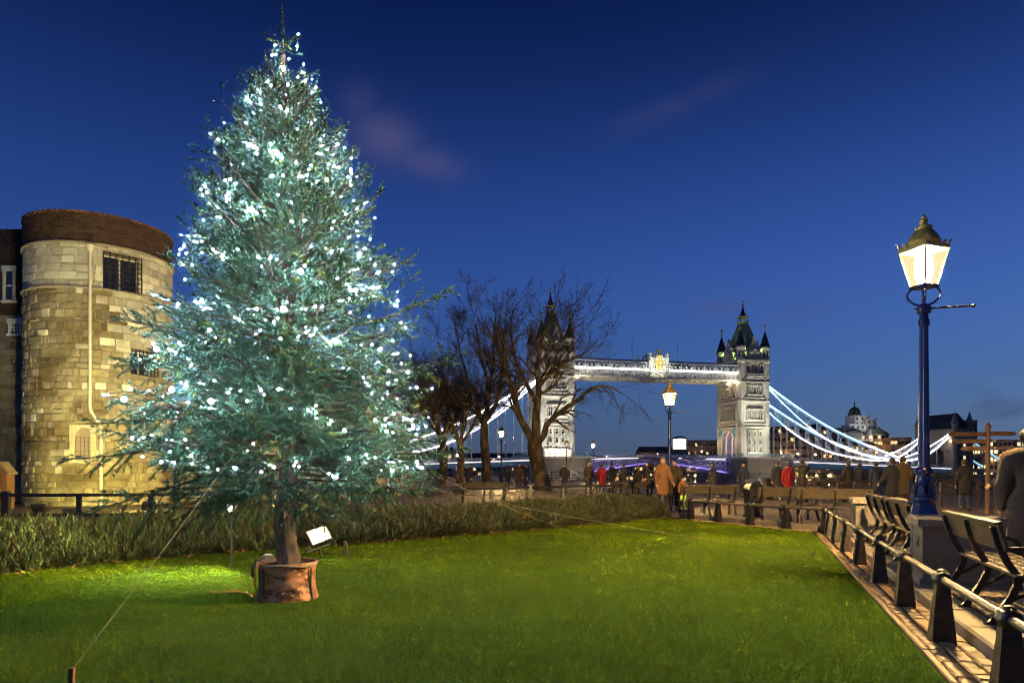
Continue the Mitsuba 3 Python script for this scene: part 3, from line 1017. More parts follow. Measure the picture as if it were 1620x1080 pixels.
def tower_window(L, t, side, pos, z0, w, h, n, dark='dark_glass', light=None):
    """A group of n lancet lights with stone frame on one side (u or v face)."""
    k = key('window', t)
    fr, pn = MB(), MB()
    wl = w / n

    def P(a, d, z):                                              # a along the face, d outward
        if side[0] == 'v':
            return L(pos + a, side[1] * (TB / 2 - .6 + d), z)
        return L(side[1] * (TA / 2 - .6 + d), pos + a, z)

    def bx(mb, a0, a1, d0, d1, zz0, zz1):
        mb.hexa(np.array([P(a, d, z) for z in (zz0, zz1) for a, d in ((a0, d0), (a1, d0), (a1, d1), (a0, d1))]))

    bx(fr, -w / 2 - .4, w / 2 + .4, -.1, .75, z0 - .5, z0)
    bx(fr, -w / 2 - .35, w / 2 + .35, -.1, .65, z0 + h, z0 + h + .45)
    for i in range(n + 1):
        a = -w / 2 + i * wl
        bx(fr, a - .13, a + .13, -.1, .5, z0 + .002, z0 + h - .002)
    bx(fr, -w / 2, w / 2, -.1, .28, z0 + h * .5 - .12, z0 + h * .5 + .12)
    for i in range(n):                                           # pointed heads
        a = -w / 2 + i * wl
        for s_ in (0, 1):
            x0, x1 = (a + .16, a + wl * .5) if s_ == 0 else (a + wl * .5, a + wl - .16)
            q = [(x0, z0 + h - .7), (x0, z0 + h - .002), (x1, z0 + h - .002)] if s_ == 0 else [(x1, z0 + h - .7), (x1, z0 + h - .002), (x0, z0 + h - .002)]
            fr.raw(np.array([P(x, .3, z) for x, z in q] + [P(x, .02, z) for x, z in q]), [[0, 1, 2], [3, 5, 4], [0, 2, 5], [0, 5, 3]])
    fr.put('frame', 'portland', k)
    bx(pn, -w / 2 + .05, w / 2 - .05, .02, .06, z0, z0 + h)
    pn.put('pane', dark, k, light=light, weight=.2)
    return k


def bridge_tower(C, s, seed):
    L = Loc(C, s)                                                # +u faces away from the middle of the bridge
    t = key('tower', bridge)
    ha, hb = TA / 2 - .6, TB / 2 - .6
    # body with the road arch through it
    arch = arch_pts(3.9, 6.4, 10, 1.05)
    prof = Polygon([(-hb, 5.6), (hb, 5.6), (hb, 42.4), (-hb, 42.4)]).difference(
        Polygon([(-3.9, 5.5), (3.9, 5.5)] + [(x, 5.8 + z) for x, z in arch] + [(-x, 5.8 + z) for x, z in arch[::-1][1:]]))
    M = frame(L(-ha, 0, 0), BV, [0, 0, 1], BU * s)
    if np.linalg.det(M[:3, :3]) < 0:
        M = frame(L(ha, 0, 0), BV, [0, 0, 1], -BU * s)
    m = MB().prism(prof, 0, 2 * ha, M=M)
    scene[t] = mikit.ply(m.vf(), 'portland')
    for z, hgt, o in ((5.5, 1.0, .35), (17.0, .55, .75), (18.3, .4, .5), (26.8, .55, .7), (28.1, .4, .5), (34.0, .55, .75), (35.4, .4, .5), (41.8, .9, .95)):
        sc = MB()
        for sv in (-1, 1):
            if z > 7:
                L.box(sc, -ha + 1.5, ha - 1.5, sv * hb, sv * (hb + o), z, z + hgt)
            L.box(sc, -ha + 1.5, ha - 1.5, sv * (hb + .001), sv * (hb + o * .9), z, z + hgt) if z < 7 else None
        for su in (-1, 1):
            if z > 7:
                L.box(sc, su * ha, su * (ha + o), -hb + 1.5, hb - 1.5, z, z + hgt)
        sc.put('string_course', 'portland', t)
    for su in (-1, 1):
        for sv in (-1, 1):
            u, v = su * (TA / 2 - 1.75), sv * (TB / 2 - 1.75)
            mb = MB()
            pr = [(1.95, 2.0), (1.95, 6.6), (1.75, 7.0)]
            for z in (17.2, 27.0, 34.2):
                pr += [(1.72, z), (2.0, z + .1), (2.0, z + .5), (1.72, z + .8)]
            pr += [(1.72, 41.6), (2.1, 42.2), (2.1, 42.9), (1.75, 43.2), (1.75, 46.6), (2.05, 47.2), (2.05, 47.9), (1.6, 48.0)]
            octo(mb, L, u, v, pr)
            tu = mb.put('turret', 'portland', t)
            c = MB()
            octo(c, L, u, v, [(1.95, 48.0), (1.5, 49.4), (.72, 52.0), (.16, 53.9)])
            c.put('cone', 'dark_slate', tu) if False else c.put('turret_cone', 'dark_slate', t)
            f = MB()
            octo(f, L, u, v, [(.12, 53.8), (.12, 54.6), (.34, 54.9), (.34, 55.2), (.1, 55.5), (.08, 57.3)], 6)
            L.box(f, u - .75, u + .75, v - .09, v + .09, 56.2, 56.5)
            L.box(f, u - .09, u + .09, v - .75, v + .75, 56.2, 56.5)
            f.put('turret_finial', 'gold', t)
            sl = MB()
            for k in range(8):                                   # slits of the turret top
                a = math.pi / 8 * (2 * k) + math.pi / 8 * 0
                c0 = L(u + 1.66 * math.cos(a) * 1.0, v + 1.66 * math.sin(a), 44.0)
                d = BU * s * math.cos(a) + BV * math.sin(a)
                sd = np.array([-d[1], d[0], 0])
                sl.hexa(np.array([c0 + sd * x + d * y + [0, 0, z] for z in (0, 1.8) for x, y in ((-.25, -.1), (.25, -.1), (.25, .03), (-.25, .03))]))
            sl.put('slits', 'dark_glass', t, kind='stuff')
    # gables and dormers between the turrets
    for side in ('v', 'u'):
        for sg in (-1, 1):
            half = ha if side == 'u' else hb
            wv = 3.1 if side == 'v' else 3.6
            g = Polygon([(-wv, 42.4), (wv, 42.4), (wv, 46.0), (wv - .7, 46.0), (wv - .7, 46.9), (.5, 50.6), (.5, 51.6), (-.5, 51.6), (-.5, 50.6), (-wv + .7, 46.9), (-wv + .7, 46.0), (-wv, 46.0)])
            if side == 'v':
                Mx = frame(L(0, sg * (hb - .3) - 0, 0), BU, [0, 0, 1], np.cross(BU, [0, 0, 1]))
            else:
                Mx = frame(L(sg * (ha - .3), 0, 0), BV, [0, 0, 1], np.cross(BV, [0, 0, 1]))
            MB().prism(g, -.4, .4, M=Mx).put('gable', 'portland', t)
            for a in (-1.5, 0, 1.5):
                if side == 'v':
                    tower_window(Loc(C, s), t, ('v', sg), a, 43.4, .8, 2.0 + (.9 if a == 0 else 0), 1) if sg < 0 else None
                elif sg < 0:
                    tower_window(Loc(C, s), t, ('u', sg), a, 43.4, .8, 2.0 + (.9 if a == 0 else 0), 1)
            # the small roof behind it
            mb = MB()
            dz = 49.4
            e = half * .1
            if side == 'v':
                p = [L(-wv + .4, sg * (hb - .9), 45.8), L(wv - .4, sg * (hb - .9), 45.8), L(0, sg * (hb - .9), dz), L(-wv + .4, sg * e, 45.8), L(wv - .4, sg * e, 45.8), L(0, sg * e, dz)]
            else:
                p = [L(sg * (ha - .9), -wv + .4, 45.8), L(sg * (ha - .9), wv - .4, 45.8), L(sg * (ha - .9), 0, dz), L(sg * e, -wv + .4, 45.8), L(sg * e, wv - .4, 45.8), L(sg * e, 0, dz)]
            mb.raw(np.array(p), [[0, 1, 2], [3, 5, 4], [0, 2, 5], [0, 5, 3], [1, 4, 5], [1, 5, 2]])
            mb.put('dormer_roof', 'dark_slate', t)
    # main roof, lantern, spire
    rf = MB()
    p = [L(su * (ha - 1.2), sv * (hb - 1.2), 43.5) for su, sv in ((-1, -1), (1, -1), (1, 1), (-1, 1))] + [L(su * 1.1, sv * 1.7, 58.2) for su, sv in ((-1, -1), (1, -1), (1, 1), (-1, 1))]
    rf.hexa(np.array(p) if s > 0 else np.array([p[i] for i in (1, 0, 3, 2, 5, 4, 7, 6)]))
    rf.put('roof', mat('green_slate', (.2, .23, .17), .7) if 'green_slate' not in scene else 'green_slate', t)
    ln = MB()
    L.box(ln, -1.4, 1.4, -2.0, 2.0, 58.2, 58.6)
    for su in (-1, 0, 1):
        for sv in (-1, 0, 1):
            if su or sv:
                L.box(ln, su * 1.1 - .15, su * 1.1 + .15, sv * 1.7 - .15, sv * 1.7 + .15, 58.6, 60.4)
    L.box(ln, -1.5, 1.5, -2.1, 2.1, 60.4, 60.8)
    ln.put('roof_lantern', 'gold', t)
    sp = MB()
    octo(sp, L, 0, 0, [(1.5, 60.8), (.8, 62.2), (.25, 64.3), (.15, 64.8)])
    sp.put('spire', 'dark_slate', t)
    f = MB()
    octo(f, L, 0, 0, [(.15, 64.7), (.5, 65.0), (.5, 65.4), (.12, 65.7), (.1, 67.4)], 6)
    L.box(f, -.7, .7, -.1, .1, 66.4, 66.7)
    f.put('spire_finial', 'gold', t)
    # windows on the river side and on both road sides
    for a in (-2.3, 0, 2.3):
        for z0 in (8.0, 11.0, 14.0):
            tower_window(L, t, ('v', -1), a, z0, 1.1, 1.9, 1)
        tower_window(L, t, ('v', -1), a, 20.3, 1.5, 3.6, 2)
        tower_window(L, t, ('v', -1), a, 29.8, 1.3, 3.0, 2)
    tower_window(L, t, ('v', -1), 0, 37.6, 2.8, 3.7, 3)
    for a in (-2.9, 2.9):
        tower_window(L, t, ('v', -1), a, 38.0, 1.0, 2.8, 1)
    bal = MB()
    L.box(bal, -3.6, 3.6, -hb - 1.1, -hb, 36.3, 36.7)
    for i in range(13):
        L.box(bal, -3.5 + i * .575, -3.3 + i * .575, -hb - 1.05, -hb - .85, 36.7, 37.3)
    L.box(bal, -3.6, 3.6, -hb - 1.1, -hb - .8, 37.3, 37.5)
    for i in (-3, -1, 1, 3):
        L.box(bal, i - .2, i + .2, -hb - .8, -hb, 35.4, 36.3)
    bal.put('balcony', 'portland', t)
    for sg in (-1, 1):
        tower_window(L, t, ('u', sg), 0, 20.0, 3.4, 5.0, 4)
        for a in (-3.7, 3.7):
            tower_window(L, t, ('u', sg), a, 20.4, 1.5, 4.2, 2)
        tower_window(L, t, ('u', sg), 0, 29.4, 2.6, 3.6, 3)
        for a in (-3.6, 3.6):
            tower_window(L, t, ('u', sg), a, 29.8, 1.2, 3.0, 1)
        for a in (-5.2, 5.2):                                     # blue shields beside the road arch
            b = MB()
            L.box(b, sg * ha, sg * (ha + .5), a - .55, a + .55, 14.5, 17.0)
            b.ball(L(sg * (ha + .3), a, 14.5), (.55, .55, .9), 1)
            b.put('shield', 'oriel_blue', t)
        hood = Polygon([(-4.6, 5.8), (-4.0, 5.8)] + [(-x * 1.02, 5.8 + z) for x, z in arch] + [(x * 1.02, 5.8 + z) for x, z in arch[::-1][1:]] + [(4.0, 5.8), (4.6, 5.8)] +
                       [(x * 1.18, 5.8 + z + .7) for x, z in arch] + [(-x * 1.18, 5.8 + z + .7) for x, z in arch[::-1][1:]])
        Mx = frame(L(sg * ha, 0, 0), BV, [0, 0, 1], np.cross(BV, [0, 0, 1]))
        MB().prism(hood.buffer(0), -.4, .4, M=Mx).put('arch_moulding', 'warm_stone', t)
    ribs = MB()
    for i in range(5):                                            # lit ribs in the road arch
        u = -ha + 1.3 + i * 2.6
        pts = [L(u, x * .93, 5.9 + z * .97) for x, z in arch[::2]] + [L(u, -x * .93, 5.9 + z * .97) for x, z in arch[::-1][::2]]
        pts = [L(u, 3.62, 6.0)] + pts + [L(u, -3.62, 6.0)]
        ribs.tube(pts, .10, 5)
    ribs.put('arch_light', 'lamp_glass', t, light=(.55, .42, 1.15), weight=1.0, kind='stuff')
    return L, t


def pier(L):
    p = key('pier', bridge)
    pts = [(-10, -19), (0, -25), (10, -19), (10, 19), (0, 25), (-10, 19)]
    z = -6.0
    k = 0
    while z < 4.6:                                                # courses of big blocks
        m = MB()
        g = .25 if k % 2 else .0
        P = np.array([L(u * (1 - .006 * k) + 0, v * (1 - .004 * k), 0)[:2] for u, v in pts])
        m.prism(Polygon(P), z, z + .93)
        m.prism(Polygon(P).buffer(-.12), z + .93, z + 1.0)
        m.put('stone_course', 'pier_stone', p)
        z += 1.0
        k += 1
    P = np.array([L(u * 1.04, v * 1.03, 0)[:2] for u, v in pts])
    MB().prism(Polygon(P), z, z + .8).put('coping', 'portland', p)
    rl = MB()
    ring = Polygon(P).buffer(-.4).exterior
    for d in np.arange(0, ring.length, 1.6):
        q = ring.interpolate(d)
        rl.box((q.x, q.y, z + .8), (.14, .14, 1.1))
    c = np.array(ring.coords)
    for a, b in zip(c[:-1], c[1:]):
        rl.bar([*a, z + 1.9], [*b, z + 1.9], .14)
        rl.bar([*a, z + 1.4], [*b, z + 1.4], .08)
    rl.put('railing', 'bridge_blue', p, kind='stuff')


mat('pier_stone', (.27, .24, .20), .9, spec=.2)
LR, tR = bridge_tower(BC, 1, 1)
LL, tL = bridge_tower(BL, -1, 2)
pier(LR)
pier(LL)
MID = Loc((BC + BL) / 2)
HS = SEP / 2 - TA / 2 + .6                                        # from the middle to the tower's face


def led(name, pts, r, color, parent, weight=.6, sides=5):
    return MB().tube(pts, r, sides).put(name, 'lamp_glass', parent, light=color, weight=weight, kind=None)


# the high walkways
for v in (-5.4, 5.4):
    w = key('walkway', bridge)
    m = MB()
    MID.box(m, -HS, HS, v - 1.9, v + 1.9, 35.0, 35.5)
    MID.box(m, -HS, HS, v - 1.9, v - 1.7, 35.5, 37.2)
    MID.box(m, -HS, HS, v + 1.7, v + 1.9, 35.5, 37.2)
    n = 36
    for i in range(n + 1):
        u = -HS + 2 * HS * i / n
        for sv in (-1, 1):
            MID.box(m, u - .12, u + .12, v + sv * 1.9, v + sv * 2.02, 35.1, 37.2)
    scene[w] = mikit.ply(m.vf(), mat('walkway_paint', (.62, .61, .54), .5) if 'walkway_paint' not in scene else 'walkway_paint')
    m = MB()
    MID.box(m, -HS, HS, v - 2.1, v + 2.1, 37.2, 37.6)
    MID.box(m, -HS, HS, v - 1.9, v + 1.9, 40.2, 40.7)
    m.put('chord', 'bridge_white', w)
    lat = MB()
    n = 42
    for i in range(n):
        u0, u1 = -HS + 2 * HS * i / n, -HS + 2 * HS * (i + 1) / n
        for sv in (-1, 1):
            vv = v + sv * 1.75
            lat.bar(MID(u0, vv, 37.6), MID(u1, vv, 40.2), .16, .2)
            lat.bar(MID(u0, vv + sv * .09, 40.2), MID(u1, vv + sv * .09, 37.6), .16, .2)
            if i % 3 == 0:
                lat.bar(MID(u0, vv + .02, 37.6), MID(u0, vv + .02, 40.2), .24, .3, up=BU)
    lat.put('lattice', 'bridge_white', w, kind='stuff')
    g = MB()
    MID.box(g, -HS, HS, v - 1.45, v + 1.45, 38.0, 40.1)
    g.put('glazing', 'dark_glass', w)
    r = MB()
    p = [MID(-HS, v - 2.1, 40.7), MID(HS, v - 2.1, 40.7), MID(HS, v + 2.1, 40.7), MID(-HS, v + 2.1, 40.7), MID(-HS, v, 41.5), MID(HS, v, 41.5)]
    r.raw(np.array(p), [[0, 1, 5], [0, 5, 4], [2, 3, 4], [2, 4, 5], [0, 4, 3], [1, 2, 5]])
    r.put('roof', 'lead', w)
    for ua, ub in ((-HS + .5, -4.2), (4.2, HS - .5)):
        led('light_strip', [MID(u, v - 2.35, 37.75) for u in np.linspace(ua, ub, 8)], .26, (7, 6.7, 6.0), w, 2)
    dots = MB()
    for i in range(26):
        dots.ball(MID(-HS + 2 + (2 * HS - 4) * i / 25, v - 2.15, 39.0), .2, 0)
    dots.put('lamps', 'lamp_glass', w, light=(1.2, 1.15, 1.0), weight=.3, kind='stuff')
    # the crest at mid span
    c = MB()
    MID.box(c, -3.4, 3.4, v - 2.5, v - 2.1, 36.6, 42.2)
    c.put('crest_panel', 'bridge_white', w)
    c = MB()
    for su in (-1, 1):
        MID.box(c, su * 3.4 - .5, su * 3.4 + .5, v - 2.7, v - 1.9, 36.4, 43.4)
        c.ball(MID(su * 3.4, v - 2.3, 43.7), (.5, .5, .6), 1)
    c.put('crest_pillars', 'bridge_white', w, kind='stuff')
    sh = Polygon([(-1.6, 41.4), (1.6, 41.4), (1.6, 39.4), (1.2, 38.2), (0, 37.3), (-1.2, 38.2), (-1.6, 39.4)])
    Mx = frame(MID(0, v - 2.5, 0), BU, [0, 0, 1], -BV)
    MB().prism(sh, 0, .3, M=Mx).put('crest_shield', 'gold', w)
    cr = MB()
    cr.lathe([(1.5, 42.0), (1.7, 42.4), (1.7, 42.9), (1.45, 43.0)], MID(0, v - 2.2, 0), 12)
    for k in range(6):
        a = k * math.pi / 3
        cr.tube([MID(1.55 * math.cos(a), v - 2.2 + 1.55 * math.sin(a), 42.9), MID(1.5 * math.cos(a), v - 2.2 + 1.5 * math.sin(a), 43.9), MID(.7 * math.cos(a), v - 2.2 + .7 * math.sin(a), 44.6), MID(0, v - 2.2, 44.5)], .2, 5)
    cr.ball(MID(0, v - 2.2, 44.9), .4, 1)
    cr.put('crown', 'gold', w)
    for u in (-9.5, 8.5) if v < 0 else ():
        f = MB()
        f.tube([MID(u, v, 41.2), MID(u, v, 49.0)], .1, 6)
        fp = f.put('flagpole', 'bridge_white', w)

# roadway: deck, parapets, light strips
ROAD = [(-SEP / 2 - 95, 1.8), (-SEP / 2 - 8, 5.0), (0, 6.0), (SEP / 2 + 8, 5.0), (SEP / 2 + 95, 1.8), (SEP / 2 + 150, .8)]


def road_z(u):
    return float(np.interp(u, [a for a, _ in ROAD], [b for _, b in ROAD]))


deck, girder, par = MB(), MB(), MB()
us = np.linspace(-SEP / 2 - 95, SEP / 2 + 95, 96)
for a, b in zip(us[:-1], us[1:]):
    za, zb = road_z(a), road_z(b)
    for mb, v0, v1, d0, d1 in ((deck, -7.5, 7.5, -.7, 0), (girder, -7.2, -6.7, -2.2, -.701), (girder, 6.7, 7.2, -2.2, -.701), (par, -7.7, -7.45, .75, .95), (par, 7.45, 7.7, .75, .95), (par, -7.7, -7.45, 0.001, .2), (par, 7.45, 7.7, 0.001, .2)):
        if abs(a) < SEP / 2 - 6 and mb is girder:
            continue
        mb.hexa(np.array([MID(u, v, z + d) for d in (d0, d1) for u, v, z in ((a, v0, za), (b, v0, zb), (b, v1, zb), (a, v1, za))]))
    for v in (-7.58, 7.58):
        for q in (0, .5):
            u = a + (b - a) * q
            MID.box(par, u - .15, u + .15, v - .13, v + .13, road_z(u), road_z(u) + 1.05)
deck.put('road_deck', 'grey_wall', bridge)
girder.put('girders', 'bridge_blue', bridge, kind='stuff')
par.put('parapets', 'bridge_white', bridge, kind='stuff')
for a, b in ((-SEP / 2 - 92, -SEP / 2 - 9), (-SEP / 2 + 12, -8), (8, SEP / 2 - 30), (SEP / 2 - 20, SEP / 2 - 12), (SEP / 2 + 12, SEP / 2 + 62), (SEP / 2 + 66, SEP / 2 + 92)):
    led('deck_light', [MID(u, -7.75, road_z(u) - .35) for u in np.linspace(a, b, 20)], .17, (1.35, 1.25, 1.35), bridge, .5)
# bascule trusses under the middle span, washed in violet
for s in (-1, 1):
    for v in (-6.8, 6.8):
        k = key('bascule_truss', bridge)
        m = MB()
        n = 13
        U = [s * (SEP / 2 - 9.5 - 27 * i / n) for i in range(n + 1)]
        low = [-.2 + 4.3 * (i / n) ** .8 for i in range(n + 1)]
        for i in range(n):
            m.bar(MID(U[i], v, low[i]), MID(U[i + 1], v, low[i + 1]), .35, .45)
            m.bar(MID(U[i], v, road_z(U[i]) - .9), MID(U[i + 1], v, road_z(U[i + 1]) - .9), .3, .4)
            m.bar(MID(U[i], v, low[i]), MID(U[i + 1], v, road_z(U[i + 1]) - .9), .2)
            m.bar(MID(U[i], v + .02, road_z(U[i]) - .9), MID(U[i + 1], v + .02, low[i + 1]), .2)
            m.bar(MID(U[i], v, low[i]), MID(U[i], v, road_z(U[i]) - .9), .26, up=BU)
        scene[k] = mikit.ply(m.vf(), 'bridge_white')
        if v < 0:
            led('violet_light', [MID(U[i], v - .3, low[i] - .25) for i in range(1, n)], .13, (.55, .3, 1.9), k, .5)
            # violet floods stand on the pier and on a fender in front of each truss
            o = MID(s * (SEP / 2 - 15), v - 7, -1.5)
            spot('violet_beam', o, MID(s * (SEP / 2 - 19), v, 3.0), (22, 12, 95), 70, 50, 4)
    w_ = MB()
    for i in range(6):
        pass


# suspension chains
def chain_curve(kind, n=26):
    t = np.linspace(0, 1, n)
    top = 32.8 - 27.2 * t - 3.6 * np.sin(math.pi * t) * (1 - .30 * t)
    bot = 32.6 - 27.4 * t - 8.6 * np.sin(math.pi * t) * (1 - .28 * t)
    return 59.5 * t, (top if kind == 'top' else bot)


def chain(L, v, side):
    k = key('chain', bridge)
    m = MB()
    x, zt = chain_curve('top')
    _, zb = chain_curve('bot')
    zb = np.maximum(zb, 4.3 - .0 * x)
    zt = np.maximum(zt, zb + .05)
    u = TA / 2 - .3 + x
    P = [L(a, v, b) for a, b in zip(u, zt)]
    Q = [L(a, v, b) for a, b in zip(u, zb)]
    for i in range(len(P) - 1):
        m.bar(P[i], P[i + 1], .55, .7)
        m.bar(Q[i], Q[i + 1], .55, .7)
    for i in range(1, len(P) - 1, 2):
        m.bar(P[i], Q[i], .42, up=BU)
        m.bar(Q[i], P[i + 1], .34)
        m.bar(P[i], Q[i + 1], .34) if i + 1 < len(P) else None
    # the short chain up to the abutment
    S = 83.0
    xs = np.linspace(59.5, S, 10)
    t = (xs - 59.5) / (S - 59.5)
    z2 = 5.4 + 10.2 * t - 1.2 * np.sin(math.pi * t)
    z3 = 5.2 + 9.8 * t - 3.0 * np.sin(math.pi * t)
    P2 = [L(TA / 2 - .3 + a, v, b) for a, b in zip(xs, z2)]
    Q2 = [L(TA / 2 - .3 + a, v, b) for a, b in zip(xs, z3)]
    for i in range(9):
        m.bar(P2[i], P2[i + 1], .5, .6)
        m.bar(Q2[i], Q2[i + 1], .5, .6)
        if i:
            m.bar(P2[i], Q2[i], .22, up=BU)
            m.bar(Q2[i], P2[i + 1], .18)
    scene[k] = mikit.ply(m.vf(), 'bridge_white')
    hg = MB()
    for d in np.arange(5.5, 80, 6.0):
        zz = np.interp(d, np.r_[x, xs[1:]], np.r_[zb, z3[1:]])
        rz_ = road_z(side * (SEP / 2 + TA / 2 - .3 + d)) + .3
        if zz > rz_ + .8:
            hg.tube([L(TA / 2 - .3 + d, v, rz_), L(TA / 2 - .3 + d, v, zz)], .16, 5)
    hg.put('hangers', 'bridge_white', k, kind='stuff')
    e = -.55
    cut = 12
    blue, white = (1.6, 4.2, 6.2), (6, 6, 6.6)
    off = [np.array([0, 0, .45]), np.array([0, 0, -.42])]
    vv = BV * e
    rr = .17
    led('blue_light', [p + vv + off[0] for p in P[:19]], rr * .9, blue if side > 0 else white, k, .8)
    led('blue_light', [p + vv + off[1] for p in Q[:8]], rr * .8, blue if side > 0 else white, k, .5)
    led('white_light', [p + vv + off[0] for p in P[18:]], rr, white, k, .5)
    led('white_light', [p + vv + off[1] for p in Q[7:]], rr * 1.1, white, k, .8)
    led('white_light', [p + vv + off[0] for p in P2], rr, white, k, .5)
    led('white_light', [p + vv + off[1] for p in Q2], rr, white, k, .5)
    return k


for L, side in ((LR, 1), (LL, -1)):
    for v in (-6.6, 6.6):
        chain(L, v, side)


# abutment towers at the ends of the chains
def abutment(L, side):
    k = key('abutment', bridge)
    u0 = TA / 2 + 83
    m = MB()
    prof = Polygon([(-10, -4), (10, -4), (10, 18), (-10, 18)]).difference(Polygon([(-4.2, .5), (4.2, .5), (4.2, 8.5), (0, 12.0), (-4.2, 8.5)]))
    Mx = frame(L(u0, 0, 0) if side > 0 else L(u0 + 8, 0, 0), BV, [0, 0, 1], BU)
    m.prism(prof, 0, 8.0, M=Mx)
    scene[k] = mikit.ply(m.vf(), 'brown_stone')
    rf = MB()
    p = [L(u0 - .4, -9, 18.0), L(u0 + 8.4, -9, 18.0), L(u0 + 8.4, 9, 18.0), L(u0 - .4, 9, 18.0), L(u0 + 4, -7.0, 24.5), L(u0 + 4, 7.0, 24.5)]
    rf.raw(np.array(p), [[0, 1, 4], [1, 2, 5], [1, 5, 4], [2, 3, 5], [3, 0, 4], [3, 4, 5], [0, 2, 1], [0, 3, 2]])
    rf.put('roof', 'dark_slate', k)
    for su in (0.4, 7.6):
        for sv in (-9.2, 9.2):
            tm = MB()
            octo(tm, L, u0 + su, sv, [(1.3, -4), (1.3, 19.6), (1.55, 20), (1.55, 20.6), (1.2, 20.7)])
            tm.put('turret', 'brown_stone', k)
            c = MB()
            octo(c, L, u0 + su, sv, [(1.4, 20.7), (.1, 25.0)])
            c.put('turret_cone', 'lead', k)
    for i in range(3):
        w = MB()
        for zz in (4, 9.5):
            L.box(w, u0 + 1.6 + i * 2.1, u0 + 2.7 + i * 2.1, -10.03, -9.98, zz, zz + 3)
        w.put('lit_windows' if i == 1 else 'dark_windows', 'lamp_glass' if i == 1 else 'dark_glass', k, kind='stuff', **({'light': (1.1, .75, .35), 'weight': .2} if i == 1 else {}))
    # the tail chain running down beyond it
    for v in (-6.6, 6.6):
        led('tail_light', [L(u0 + 9 + 22 * t, v - .6, 14.0 - 11.5 * t) for t in np.linspace(0, 1, 6)], .3, (.35, .85, 1.1), k, .5)
        t = MB()
        t.bar(L(u0 + 8, v, 14.6), L(u0 + 32, v, 2.0), .6, .8)
        t.put('tail_chain', 'bridge_blue', k)
    b = MB()
    b.ball(L(u0 - .6, -8, 13.0), .35, 1)
    b.put('wall_lamp', 'lamp_glass', k, light=(60, 34, 12), weight=3)


mat('brown_stone', (.25, .21, .16), .9, spec=.2)
abutment(LR, 1)
abutment(LL, -1)


# the floodlights of the towers: on the piers, aimed up
def tower_floods(L, side, riv, arch):
    # river side
    z = 6.2
    spot('tower_beam', L(0, -17.0, z), L(0, -TB / 2, 15), riv * 620, 62, 34, 22)
    spot('tower_beam', L(-4.5, -16.5, z), L(-1, -TB / 2, 42), riv * 3100, 24, 14, 20)
    spot('tower_beam', L(4.5, -16.5, z), L(1, -TB / 2, 29), riv * 1900, 30, 17, 20)
    # towards the middle span: lamps under the walkways and on the bascule
    spot('tower_beam', L(-TA / 2 - 12, -5.0, 6.8), L(-TA / 2, -1.0, 20), arch * 480, 62, 34, 12)
    spot('tower_beam', L(-TA / 2 - 12, 5.0, 6.8), L(-TA / 2, 1.0, 26), arch * 480, 60, 34, 12)
    # away from it
    spot('tower_beam', L(TA / 2 + 12, -4.0, 6.4), L(TA / 2, -1.0, 22), riv * 450, 60, 34, 3)
    lam = MB()
    for v in (-7.2, -2.4):
        lam.ball(L(-TA / 2 - .9, v, 34.2), .38, 1)
    lam.put('eaves_lamp', 'lamp_glass', bridge, light=(70, 56, 30), weight=2, kind='stuff')
    # roof lamps, greenish
    gr = np.array([.62, 1.0, .22])
    for su in (-1, 1):
        spot('roof_beam', L(su * 3.27, -7.0, 44.0), L(su * 1.6, -3.0, 52), gr * 200, 75, 50, 5)
    for sv in (-1, 1):
        spot('roof_beam', L(-5.9, sv * 4.4, 43.9), L(-2.0, sv * 2.0, 52), gr * 200, 75, 50, 5)
    for su, sv in ((-1, -1), (1, -1)):
        spot('roof_beam', L(su * 2.6, sv * (TB / 2 - 2.2), 43.6), L(su * (TA / 2 - 1.7), sv * (TB / 2 - 1.8), 47), gr * 70, 75, 50, 6)
    spot('roof_beam', L(-TA / 2 + 1.2, 3.2, 43.6), L(-TA / 2 + 1.7, TB / 2 - 1.8, 48), gr * 80, 75, 50, 6)


for L_ in (LR, LL):                                              # lamps on the fenders wash the pier fronts
    spot('pier_beam', L_(-4, -42, 1.0), L_(0, -21, 1.0), (700, 590, 430), 60, 40, 2)


tower_floods(LR, 1, np.array([1.0, .98, .78]), np.array([1.0, .76, .42]))
tower_floods(LL, -1, np.array([1.0, .99, .82]), np.array([1.0, .76, .42]))
# walkway faces are washed by lamps of their own strips; the crests by two small spots
spot('crest_beam', MID(0, -15.5, 38.0), MID(0, -7.6, 40.0), (330, 320, 220), 40, 25, 25)
# shop fronts and lit rooms at the foot of the left tower
m = MB()
for i in range(5):
    LL.box(m, -4.5 + i * 1.9, -3.1 + i * 1.9, -TB / 2 - .9, -TB / 2 - .8, 6.0, 8.4)
m.put('lit_kiosk_windows', 'lamp_glass', bridge, light=(1.5, .85, .35), weight=.4, kind='stuff')
m = MB()
LL.box(m, -5.2, 5.2, -TB / 2 - .8, -TB / 2 + .5, 5.5, 8.9)
m.put('kiosk', 'warm_stone', bridge)

# ================================================================ the far bank
hs = house
mat('far_dark', (.19, .16, .14), .9)
mat('far_brown', (.30, .23, .16), .9)


def sky_pos(x, depth):
    return ((x - HX) / FPX * depth, depth)


def hgt(y, depth):
    return EYE + (HY - y) / FPX * depth


